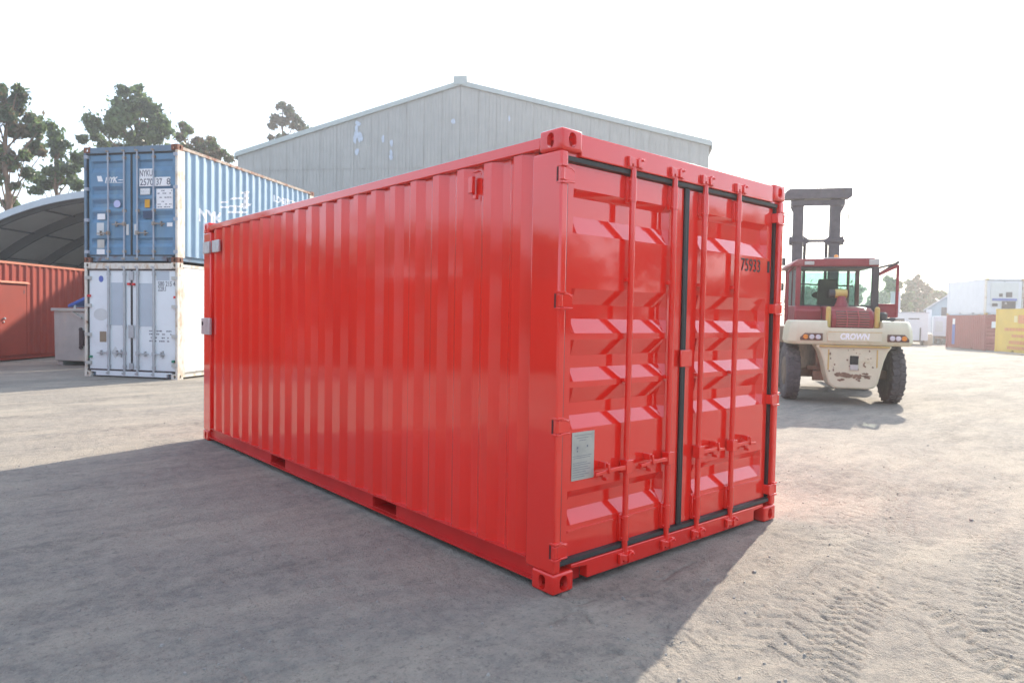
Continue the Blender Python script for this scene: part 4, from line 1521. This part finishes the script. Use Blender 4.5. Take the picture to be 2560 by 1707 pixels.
for sx in (-1, 1):
    lh = MB()
    xo, xi = sx * 0.93, sx * 0.55
    poly = [(xi, 1.20), (xi, 1.335), (xo - sx * 0.08, 1.335), (xo, 1.25), (xo, 1.20)]
    vs = []
    yy = lambda x: -0.945 if abs(x) < 0.6 else -0.945 + (abs(x) - 0.6) * 0.19
    vs = [(x, yy(x) - 0.004, z) for x, z in poly] + [(x, yy(x) + 0.08, z) for x, z in poly]
    n = len(poly)
    lh.add(vs, [tuple(range(n)), tuple(range(n, 2 * n))[::-1]] + [(i, n + i, n + (i + 1) % n, (i + 1) % n) for i in range(n)])
    ho = lh.build('tail_light', LENSR, fk, bevel=0.004)
    for i, (off, m) in enumerate(((0.29, LENSO), (0.185, LENSW), (0.08, LENSW))):
        x = xi + sx * off
        MB().lathe([(0.045, 0.0), (0.045, 0.012), (0.034, 0.022)], (x, yy(x) - 0.002, 1.265), (0, -1, 0), 16).build('lens', m, ho)
MB().box(-0.06, 0.08, -0.915, -0.901, 0.77, 0.93).build('tow_hole_shade', DARK, fk)  # dark block on the tongue, coloured as the shade inside a hole
MB().box(-0.06, 0.08, -0.925, -0.901, 0.665, 0.765).build('tow_plate', HINGEGREY, fk, bevel=0.008)
sc_ = MB()
rr = random.Random(5)
for i in range(34):
    x = rr.uniform(-0.27, 0.27)
    z = 0.54 + rr.uniform(-0.07, 0.07) * (1 if abs(x) > 0.1 else 0.6)
    a, b = rr.uniform(0.02, 0.08), rr.uniform(0.012, 0.04)
    pts = [(x + a * math.cos(2 * PI * k / 7) * rr.uniform(0.5, 1.2), z + b * math.sin(2 * PI * k / 7) * rr.uniform(0.5, 1.2)) for k in range(7)]
    sc_.prism(pts, 'y', -0.9025 - 0.00015 * i, -0.901)
for i in range(26):
    x, z = rr.uniform(-0.42, 0.42), rr.uniform(0.62, 1.06)
    a, b = rr.uniform(0.006, 0.02), rr.uniform(0.006, 0.03)
    pts = [(x + a * math.cos(2 * PI * k / 6) * rr.uniform(0.5, 1.2), z + b * math.sin(2 * PI * k / 6) * rr.uniform(0.5, 1.2)) for k in range(6)]
    sc_.prism(pts, 'y', -0.9085 - 0.00012 * i, -0.901)
sc_.build('worn_patch', CHASSIS, fk)['kind'] = 'stuff'
for sx in (-0.42, 0.42):
    p = MB()
    p.cyl((sx, -0.72, 1.45), (sx, -0.72, 1.80), 0.045, 14)
    p.lathe([(0.045, 0), (0.04, 0.02), (0.025, 0.035), (0.008, 0.04)], (sx, -0.72, 1.80), (0, 0, 1), 14)
    p.build('guard_post', POSTY, fk)
# hood with grille at the rear
hd_ = MB()
hd_.prism([(-0.72, 1.40), (-0.76, 1.62), (-0.66, 1.76), (-0.5, 1.82), (0.6, 1.88), (0.6, 1.40)], 'x', -0.37, 0.37)
hdo = hd_.build('engine_hood', CABRED, fk, bevel=0.03, seg=3)
gr = MB()
for k in range(6):
    z = 1.47 + k * 0.048
    y = -0.745 if z < 1.62 else -0.745 + (z - 1.62) * 0.7
    gr.box(-0.28, 0.28, y - 0.03, y + 0.0, z, z + 0.018)
for x in (-0.1, 0.1):
    gr.bar((x, -0.762, 1.46), (x, -0.785, 1.62), 0.012, 0.02)
    gr.bar((x, -0.785, 1.62), (x, -0.67, 1.78), 0.012, 0.02)
gr.build('grille', GRILLER, hdo)
MB().prism([(-0.741, 1.46), (-0.772, 1.62), (-0.672, 1.755), (-0.64, 1.755), (-0.7, 1.46)], 'x', -0.285, 0.285).build('grille_shade', LENSR, hdo)  # solid block; shade behind the slats is put into its dark colour
h2 = MB()
h2.prism([(0.15, 1.45), (0.12, 1.78), (0.24, 1.86), (1.3, 1.88), (1.3, 1.45)], 'x', -0.88, -0.375)
h2.prism([(0.15, 1.45), (0.12, 1.70), (0.24, 1.76), (1.3, 1.76), (1.3, 1.45)], 'x', 0.375, 0.75)
h2.build('side_hood', CABRED, fk, bevel=0.025)
ch = MB()
ch.box(-0.55, 0.55, -0.4, 3.0, 0.45, 1.1)
ch.box(-1.0, 1.0, 0.25, 2.3, 1.1, 1.44)
ch.box(-0.9, 0.9, -0.12, 0.12, 0.46, 0.62)
ch.box(-0.72, -0.3, -0.42, -0.3, 0.62, 0.70)
ch.box(-0.62, -0.3, -0.5, -0.42, 0.42, 0.60)
ch.build('chassis', CHASSIS, fk, bevel=0.01)
tn = MB()
tn.cyl((0.55, 0.1, 1.6), (0.95, 0.1, 1.6), 0.05, 10)
tn.lathe([(0.09, 0), (0.1, 0.03), (0.1, 0.14), (0.06, 0.17)], (0.62, -0.25, 1.58), (0, 0, 1), 14)
tn.build('filler_cap', CABDARK, fk)
# cab: posts, roof, panes
CX0, CX1, CY0, CY1, CZ0, CZ1 = -0.80, 0.64, 0.35, 1.75, 1.86, 2.66
for (x, y, m, w) in ((CX0, CY0, CABRED, 0.09), (CX1, CY0, CABDARK, 0.13), (CX0, CY1, CABRED, 0.08), (CX1, CY1, CABRED, 0.08)):
    MB().box(x - w / 2, x + w / 2, y - 0.04, y + 0.04, CZ0 - 0.4, CZ1).build('cab_post', m, fk, bevel=0.012)
rf = MB()
rf.prism([(CX0 - 0.16, CZ1 + 0.002), (CX0 - 0.13, CZ1 + 0.06), (CX0 - 0.02, CZ1 + 0.15), (CX1 + 0.06, CZ1 + 0.16), (CX1 + 0.06, CZ1 + 0.002)], 'y', CY0 - 0.06, CY1 + 0.1)
rfo = rf.build('cab_roof', CABRED, fk, bevel=0.02)
MB().box(-0.30, 0.62, CY0 - 0.02, CY1, CZ1 + 0.162, CZ1 + 0.185).build('roof_panel', GREYPATCH2, rfo, bevel=0.006)
MB().box(CX1 - 0.14, CX1 + 0.05, CY0 - 0.10, CY0 - 0.062, CZ1 + 0.03, CZ1 + 0.14).build('work_lamp', HINGEGREY, rfo, bevel=0.008)
MB().box(CX0 + 0.1, CX0 + 0.28, CY0 - 0.10, CY0 - 0.062, CZ1 + 0.03, CZ1 + 0.1).build('work_lamp', HINGEGREY, rfo, bevel=0.008)
bc = MB()
bc.lathe([(0.05, 0), (0.05, 0.03), (0.04, 0.03)], (0.08, 1.2, CZ1 + 0.186), (0, 0, 1), 14)
bco = bc.build('beacon', CABDARK, fk)
MB().lathe([(0.042, 0), (0.045, 0.03), (0.04, 0.08), (0.02, 0.1)], (0.08, 1.2, CZ1 + 0.217), (0, 0, 1), 14).build('beacon_lens', LENSO, bco)
MB().box(CX0 + 0.046, CX1 - 0.066, CY0 - 0.008, CY0 + 0.0, CZ0 + 0.03, CZ1 - 0.03).build('rear_window', GLASS, fk)
MB().box(CX0 + 0.042, CX1 - 0.042, CY1 - 0.004, CY1 + 0.004, CZ0, CZ1 - 0.03).build('windscreen', GLASS, fk)
MB().box(CX0 - 0.004, CX0 + 0.004, CY0 + 0.042, CY1 - 0.042, CZ0, CZ1 - 0.03).build('side_window', GLASS, fk)
for (x0, x1, z0, z1) in ((CX0 + 0.046, CX1 - 0.066, CZ0 - 0.03, CZ0 + 0.028), (CX0 + 0.046, CX1 - 0.066, CZ1 - 0.03, CZ1)):
    MB().box(x0, x1, CY0 - 0.03, CY0 + 0.03, z0, z1).build('window_frame', CABDARK, fk)
MB().box(0.42, 0.47, CY1 - 0.08, CY1 - 0.02, CZ0, CZ1).build('window_bar', CABRED, fk)
MB().bar((CX0 + 0.1, CY1 - 0.06, CZ0 + 0.52), (CX1 - 0.1, CY1 - 0.06, CZ0 + 0.47), 0.03, 0.03).build('window_bar', CABDARK, fk)
MB().box(CX0 + 0.05, CX1 - 0.06, CY0 + 0.05, CY1 - 0.05, 1.5, 1.6).build('cab_floor', CABDARK, fk)
sb = MB()
sb.prism([(0.75, 1.75), (0.70, 2.42), (0.82, 2.44), (0.92, 1.80)], 'x', -0.34, 0.02)
sb.prism([(0.75, 1.65), (0.75, 1.8), (1.25, 1.84), (1.25, 1.68)], 'x', -0.38, 0.08)
sb.build('seat', CABDARK, fk, bevel=0.04, seg=3)
MB().lathe([(0.17, 0), (0.185, 0.012), (0.17, 0.024)], (-0.16, 1.4, 2.1), (0, -0.5, 0.86), 20).build('steering_wheel', CABDARK, fk)
pc = MB()
pc.lathe([(0.075, 0), (0.085, 0.03), (0.085, 0.30), (0.075, 0.33)], (-0.24, 0.16, 2.11), (1, 0, 0), 16)
pco = pc.build('air_cleaner', CABDARK, fk)
MB().lathe([(0.087, 0), (0.089, 0.01), (0.089, 0.2), (0.087, 0.22)], (-0.14, 0.16, 2.11), (1, 0, 0), 16).build('yellow_band', POSTY, pco)
MB().lathe([(0.14, 0), (0.10, 0.1), (0.07, 0.22)], (-0.02, 0.12, 1.84), (0, 0, 1), 14).build('cleaner_stem', CABRED, pco)
# open door swung out on the right
dpth = 0.45
dd = MB()
P0 = (CX1 + 0.05, CY0 + 0.06)
P1 = (CX1 + 0.40, CY0 - 0.02)


def DP(u, z):
    return (P0[0] + (P1[0] - P0[0]) * u, P0[1] + (P1[1] - P0[1]) * u, z)


dd.bar(DP(1, 1.66), DP(1, 2.70), 0.05, 0.05, up=(1, 0, 0))
dd.bar(DP(0, 1.66), DP(0, 2.6), 0.05, 0.05, up=(1, 0, 0))
dd.bar(DP(0.02, 2.5), DP(1.0, 2.68), 0.05, 0.06)
dd.bar(DP(0, 1.9), DP(1, 1.9), 0.05, 0.05)
dd.bar(DP(0, 1.68), DP(1, 1.68), 0.05, 0.05)
dd.bar(DP(0.02, 1.79), DP(0.98, 1.79), 0.03, 0.2)
dro = dd.build('cab_door', CABRED, fk, bevel=0.008)
gl = MB()
gl.add([DP(0.08, 1.93), DP(0.93, 1.93), DP(0.93, 2.63), DP(0.08, 2.48)], [(0, 1, 2, 3)])
gl.build('door_glass', GLASS, dro, recalc=False)
ar = MB()
ar.bar((CX1 + 0.06, CY0 + 0.05, 2.64), DP(1, 2.73), 0.05, 0.04)
ar.bar((CX1 + 0.06, CY0 + 0.1, 2.50), DP(1.05, 2.76), 0.04, 0.05)
ar.build('door_arm', CABDARK, dro)
# left side rails and mirror
lf = MB()
lf.tube([(-0.98, 0.45, 1.5), (-0.98, 0.45, 2.55), (-0.86, 0.5, 2.68)], 0.022, 8)
lf.tube([(-0.93, 1.9, 1.4), (-0.95, 1.9, 4.0)], 0.015, 8)
lf.build('grab_rail', CABRED, fk)
lm = MB()
lm.box(-1.12, -0.94, 1.1, 1.16, 2.74, 2.9)
lm.box(-1.12, -0.96, 1.1, 1.16, 2.2, 2.36)
lm.build('mirror', CABDARK, fk)
# mast
MY = 2.95
ms = MB()
for s in (-1, 1):
    ms.prism([(s * 0.30, MY), (s * 0.30, MY + 0.18), (s * 0.36, MY + 0.18), (s * 0.36, MY + 0.05), (s * 0.42, MY + 0.05), (s * 0.42, MY + 0.18), (s * 0.52, MY + 0.18), (s * 0.52, MY)], 'z', 0.25, 4.438)
ms.build('mast_post', MAST, fk, bevel=0.006)
for (x0, x1, y0, y1, z0, z1) in ((-0.76, 0.74, MY - 0.08, MY + 0.2, 4.44, 4.68), (-0.60, 0.60, MY - 0.03, MY - 0.001, 4.28, 4.415), (-0.62, 0.62, MY - 0.04, MY - 0.001, 3.42, 3.49), (-0.6, 0.6, MY - 0.04, MY - 0.001, 1.2, 1.45)):
    m2 = MB()
    if z0 > 4.4:
        m2.prism([(x0, z0), (x0 + 0.04, z1 - 0.06), (x0 + 0.12, z1), (x1, z1), (x1, z0 + 0.04), (x1 - 0.05, z0)], 'y', y0, y1)
    else:
        m2.box(x0, x1, y0, y1, z0, z1)
    m2.build('mast_crossbar', MAST, fk, bevel=0.008)
for s in (-1, 1):
    for poly, y0, y1 in (([(s * 0.30, 3.491), (s * 0.18, 3.491), (s * 0.30, 3.58)], MY - 0.03, MY - 0.002), ([(s * 0.30, 3.419), (s * 0.16, 3.419), (s * 0.30, 3.33)], MY - 0.03, MY - 0.002),
                         ([(s * 0.52, 4.12), (s * 0.60, 4.28), (s * 0.52, 4.28)], MY, MY + 0.1), ([(s * 0.54, 3.36), (s * 0.60, 3.36), (s * 0.60, 3.56), (s * 0.54, 3.56)], MY, MY + 0.1)):
        MB().prism(poly, 'y', y0, y1).build('mast_gusset', MAST, fk)
    h = MB()
    h.tube([(s * 0.6, MY, 4.2), (s * 0.68, MY - 0.03, 4.05), (s * 0.67, MY - 0.03, 3.9), (s * 0.56, MY, 3.72)], 0.013, 6)
    h.cyl((s * 0.24, MY + 0.1, 0.6), (s * 0.24, MY + 0.1, 3.45), 0.035, 12)
    h.build('mast_hose', CABDARK, fk)
ca = MB()
ca.box(-0.9, 0.9, MY + 0.25, MY + 0.32, 0.3, 0.5)
ca.box(-0.9, 0.9, MY + 0.25, MY + 0.32, 0.8, 0.95)
ca.build('fork_carriage', MAST, fk)
for x in (-0.5, 0.5):
    MB().prism([(MY + 0.33, 0.95), (MY + 0.39, 0.95), (MY + 0.39, 0.18), (MY + 1.7, 0.12), (MY + 1.7, 0.1), (MY + 0.33, 0.1)], 'x', x - 0.08, x + 0.08).build('fork', MAST, fk)

# ------------------------------------------------------------------ trees
def leaves(mb_v, mb_f, mb_m, centre, r, n, size, rg, squash=0.8, nm=2):
    p = rg.normal(size=(n, 3))
    p /= np.linalg.norm(p, axis=1)[:, None]
    rad = r * np.where(rg.random(n) < 0.7, rg.random(n) ** 0.5, np.abs(rg.normal(size=n)) * 0.75 + 0.25)
    p = p * rad[:, None]
    p[:, 2] *= squash
    p += np.array(centre)
    # small drooping leaf sprays: two crossed quads per spray are left to chance orientation
    a = rg.normal(size=(n, 3))
    a[:, 2] -= 0.6
    a /= np.linalg.norm(a, axis=1)[:, None]
    b = np.cross(a, rg.normal(size=(n, 3)))
    b /= np.linalg.norm(b, axis=1)[:, None]
    s = size * rg.uniform(0.6, 1.4, n)[:, None]
    a = a * s * 0.9
    b = b * s * 0.42
    v = np.stack([p - a, p + b * 1.0, p + a, p - b], 1).reshape(-1, 3)
    o = sum(len(x) for x in mb_v)
    mb_v.append(v)
    idx = np.arange(n * 4).reshape(n, 4) + o
    mb_f.append(idx)
    mb_m.append(rg.integers(0, nm, n) if nm > 1 else np.zeros(n, int))


def tree(name, label, depth, base_px, puffs, mats, size=0.2, dens=520, trunk_r=0.22, trunk_top=None, seed=1, group='trees beyond the yard', limbs=True, cat='tree', squash=0.85, spread=0.8):
    rg = np.random.default_rng(seed)
    bp_ = at(base_px[0], base_px[1], depth)
    gz_ = float(dip(bp_.x, bp_.y))
    base = Vector((bp_.x, bp_.y, gz_))
    t = thing(name, label, cat, base, 0, group)
    V_, F_, M_ = [], [], []
    cents = []
    for (px, py, pr) in puffs:
        c = at(px, py, depth)
        r = pr / FPX * depth * 1.04
        c = c + CF * rg.uniform(-spread, spread) * max(r * 1.6, 0.8)
        c = c - base
        cents.append((c, r))
        n = int(dens * 2.2 * r * r / (size / 0.2) ** 2) + 60
        m0 = len(M_)
        leaves(V_, F_, M_, c, r * 0.9, n // 2, size, rg, squash, len(mats))
        k = 14
        tone = rg.integers(0, len(mats))
        for q in range(k):
            d = rg.normal(size=3)
            d /= np.linalg.norm(d)
            d *= r * rg.uniform(0.5, 1.05)
            d[2] = d[2] * 0.85 + 0.1 * r
            leaves(V_, F_, M_, np.array(c) + d, r * rg.uniform(0.24, 0.46), n // (2 * k), size, rg, 0.75, len(mats))
        for q in range(m0, len(M_)):
            if rg.random() < 0.65:
                M_[q][:] = tone if rg.random() < 0.6 else rg.integers(0, len(mats))
    v = np.vstack(V_)
    f = np.vstack(F_)
    mi = np.concatenate(M_)
    me = bpy.data.meshes.new('crown')
    me.from_pydata(v.tolist(), [], f.tolist())
    for m in mats:
        me.materials.append(m)
    # clumps share a tone
    me.polygons.foreach_set('material_index', mi.astype(np.int32))
    o = bpy.data.objects.new('crown', me)
    COL.objects.link(o)
    o.parent = t
    tb = MB()
    top = trunk_top or max(cents, key=lambda q: q[0].z)[0]
    pts = [Vector((0, 0, -0.1))]
    for k in range(1, 8):
        q = Vector(top) * (k / 7)
        q.x += rg.normal() * 0.12
        q.y += rg.normal() * 0.12
        pts.append(q)
    for k in range(7):
        tb.cyl(pts[k], pts[k + 1], trunk_r * (1 - 0.11 * k), 9, trunk_r * (1 - 0.11 * (k + 1)))
    if limbs:
        for c, r in cents:
            zz = max(0.25 * top.z, c.z - rg.uniform(0.8, 2.0) - 0.35 * math.hypot(c.x, c.y))
            k = min(6, max(0, int(7 * zz / max(0.1, top.z))))
            fr_0 = pts[k].lerp(pts[k + 1], min(1, max(0, 7 * zz / top.z - k)))
            mid = fr_0.lerp(c, 0.5) + Vector((0, 0, -0.12 * (c - fr_0).length * 0.5))
            w = trunk_r * 0.2
            tb.cyl(fr_0, mid, w, 6, w * 0.7)
            tb.cyl(mid, c, w * 0.7, 6, w * 0.25)
    tb.build('trunk', BARK, t)
    return t


T1 = [(10, 245, 20), (18, 226, 10), (58, 228, 10), (52, 245, 17), (30, 268, 26), (5, 290, 24), (60, 292, 20), (45, 328, 25), (86, 330, 18), (104, 322, 13), (66, 362, 24), (12, 380, 18), (32, 408, 24),
      (76, 396, 14), (62, 430, 16), (4, 452, 20), (-25, 300, 40), (-25, 400, 36), (10, 505, 16), (92, 378, 9), (48, 470, 10), (40, 300, 20)]
tree('gum_tree', 'tall gum tree with a bare lower trunk and bronze tinged crown at the left edge', 34, (21, 900), T1, [LEAF_G, LEAF_B, LEAF_D], 0.16, 620, 0.24, Vector((0.1, 0.1, 11.6)), 11)
T2 = [(135, 322, 14), (148, 345, 18), (166, 370, 20), (120, 358, 13), (182, 395, 20), (192, 428, 16), (146, 385, 16), (130, 432, 15), (115, 460, 16), (85, 446, 16), (80, 474, 13), (152, 452, 16), (190, 458, 16),
      (170, 428, 18), (108, 480, 10), (205, 470, 14)]
tree('gum_tree', 'leaning green gum tree between the tall gum and the blue container', 38, (165, 880), T2, [LEAF_G, LEAF_D], 0.16, 560, 0.2, None, 12)
T3 = [(338, 215, 10), (322, 238, 17), (346, 243, 19), (300, 262, 20), (335, 275, 27), (371, 268, 18), (286, 285, 20), (392, 290, 22), (314, 310, 32), (360, 315, 32), (250, 318, 24), (226, 336, 15), (280, 325, 24),
      (410, 315, 24), (430, 335, 14), (216, 356, 12), (250, 356, 16), (400, 350, 24), (340, 352, 30), (410, 372, 20), (290, 372, 20)]
tree('gum_tree', 'broad conical green tree rising above the blue container', 45, (330, 860), T3, [LEAF_G, LEAF_D, LEAF_G], 0.17, 560, 0.35, None, 13)
T4 = [(450, 308, 9), (461, 322, 13), (455, 345, 13), (486, 352, 15), (500, 370, 14), (526, 352, 13), (541, 372, 15), (570, 396, 10), (530, 395, 18), (480, 378, 15), (556, 384, 10), (510, 392, 16), (450, 375, 14)]
tree('gum_tree', 'low bronze green tree behind the right end of the blue container', 48, (500, 850), T4, [LEAF_B, LEAF_G], 0.18, 640, 0.25, None, 14)
T5 = [(704, 263, 10), (718, 270, 12), (724, 286, 14), (742, 302, 13), (690, 302, 13), (708, 303, 14), (756, 322, 13), (736, 318, 10), (680, 316, 10), (748, 312, 11), (692, 264, 6), (760, 332, 8)]
tree('gum_tree', 'small umbrella shaped gum tree above the shed roof', 64, (716, 840), T5, [LEAF_B, LEAF_D], 0.2, 700, 0.2, None, 15)
tree('gum_tree', 'tiny tuft of gum foliage at the shed roof edge', 60, (690, 840), [(676, 344, 7), (690, 345, 6), (702, 345, 8), (720, 345, 9)], [LEAF_B, LEAF_D], 0.2, 560, 0.14, None, 16)
T6 = [(2240, 708, 12), (2228, 700, 11), (2251, 712, 10), (2236, 725, 12), (2258, 745, 14), (2248, 762, 13), (2222, 720, 12), (2262, 772, 12)]
tree('dense_tree', 'grey green tree behind the open forklift door', 74, (2240, 840), T6, [LEAF_G, LEAF_D], 0.22, 700, 0.25, None, 17)
T7 = [(2272, 708, 8), (2283, 722, 14), (2291, 692, 4), (2288, 700, 6), (2303, 708, 10), (2306, 725, 12), (2272, 738, 15), (2292, 745, 18), (2276, 765, 16), (2300, 768, 16), (2312, 755, 14), (2314, 785, 12)]
tree('dense_tree', 'reddish brown bushy tree behind the white trailer', 84, (2290, 840), T7, [LEAF_B, LEAF_D], 0.24, 700, 0.28, None, 18)
T8 = [(2320, 740, 13), (2335, 732, 10), (2345, 740, 13), (2360, 748, 12), (2330, 758, 15), (2350, 765, 15), (2318, 770, 13), (2368, 765, 14), (2335, 780, 14)]
tree('dense_tree', 'rounded olive tree mass beside the white refrigerated unit', 92, (2345, 840), T8, [LEAF_O, LEAF_O, LEAF_G], 0.26, 700, 0.3, None, 19)
T9 = [(2140, 742, 30), (2080, 748, 26), (2020, 744, 28), (2190, 748, 24), (2110, 770, 26), (2170, 772, 22), (2050, 775, 26), (1985, 760, 26)]
tree('dense_tree', 'hazy tree line seen through the forklift cab windows', 110, (2090, 830), T9, [LEAF_O, LEAF_D], 0.34, 420, 0.3, None, 21)

# the belt of trees round the rest of the yard (mirrored in the glossy paint)
def wood():
    rg = np.random.default_rng(5)
    V_, F_, M_ = [], [], []
    for k in range(330):
        a = YAW + R(rg.uniform(50, 312))
        d = rg.uniform(58, 82)
        h = rg.uniform(1.0, 9.5)
        c = (CAM.x + math.sin(a) * d, CAM.y + math.cos(a) * d, h)
        leaves(V_, F_, M_, c, rg.uniform(2.0, 3.4), 90, 0.9, rg, 0.8, 2)
    me = bpy.data.meshes.new('wood')
    me.from_pydata(np.vstack(V_).tolist(), [], np.vstack(F_).tolist())
    me.materials.append(LEAF_G)
    me.materials.append(LEAF_D)
    me.polygons.foreach_set('material_index', np.concatenate(M_).astype(np.int32))
    o = bpy.data.objects.new('wood', me)
    COL.objects.link(o)
    o['kind'] = 'stuff'
    o['label'] = 'belt of trees round the far sides of the yard'


wood()

# ------------------------------------------------------------------ loose stones
gv = MB()
rs = random.Random(21)
for i in range(620):
    a = YAW + R(rs.uniform(-38, 38))
    r = 1.6 + 9 * rs.random() ** 1.4
    x, y = CAM.x + math.sin(a) * r, CAM.y + math.cos(a) * r
    if -0.2 < x < 2.7 and -0.1 < y < 6.2:
        continue
    s = rs.uniform(0.004, 0.011) * (1.9 if rs.random() < 0.04 else 1)
    z = float(ground_height(np.array([x]), np.array([y]))[0])
    th = rs.uniform(0, PI)
    vs = []
    for k in range(5):
        t = th + 2 * PI * k / 5
        vs.append((x + math.cos(t) * s * rs.uniform(0.8, 1.4), y + math.sin(t) * s * rs.uniform(0.7, 1.2), z - 0.002))
    for k in range(5):
        vs.append(((vs[k][0] - x) * 0.6 + x, (vs[k][1] - y) * 0.6 + y, z + s * rs.uniform(0.5, 0.9)))
    gv.add(vs, [(5, 6, 7, 8, 9)] + [(k, (k + 1) % 5, 5 + (k + 1) % 5, 5 + k) for k in range(5)])
go = gv.build('loose_stones', STONE, None)
go['kind'] = 'stuff'
go['label'] = 'small pale stones scattered over the dusty yard'

# ------------------------------------------------------------------ haze
HAZE = 0.0019
if HAZE:
    hz = MB().box(-445, 445, -445, 445, -1.6, 24).build('haze', DARK, None)
    hm = bpy.data.materials.new('haze_air')
    hm.use_nodes = True
    nt = hm.node_tree
    nt.nodes.remove(nt.nodes['Principled BSDF'])
    pv = nt.nodes.new('ShaderNodeVolumePrincipled')
    pv.inputs['Color'].default_value = (0.95, 0.96, 0.98, 1)
    pv.inputs['Density'].default_value = HAZE
    pv.inputs['Anisotropy'].default_value = 0.5
    nt.links.new(pv.outputs[0], nt.nodes['Material Output'].inputs['Volume'])
    hz.data.materials.clear()
    hz.data.materials.append(hm)
    hz['kind'] = 'stuff'
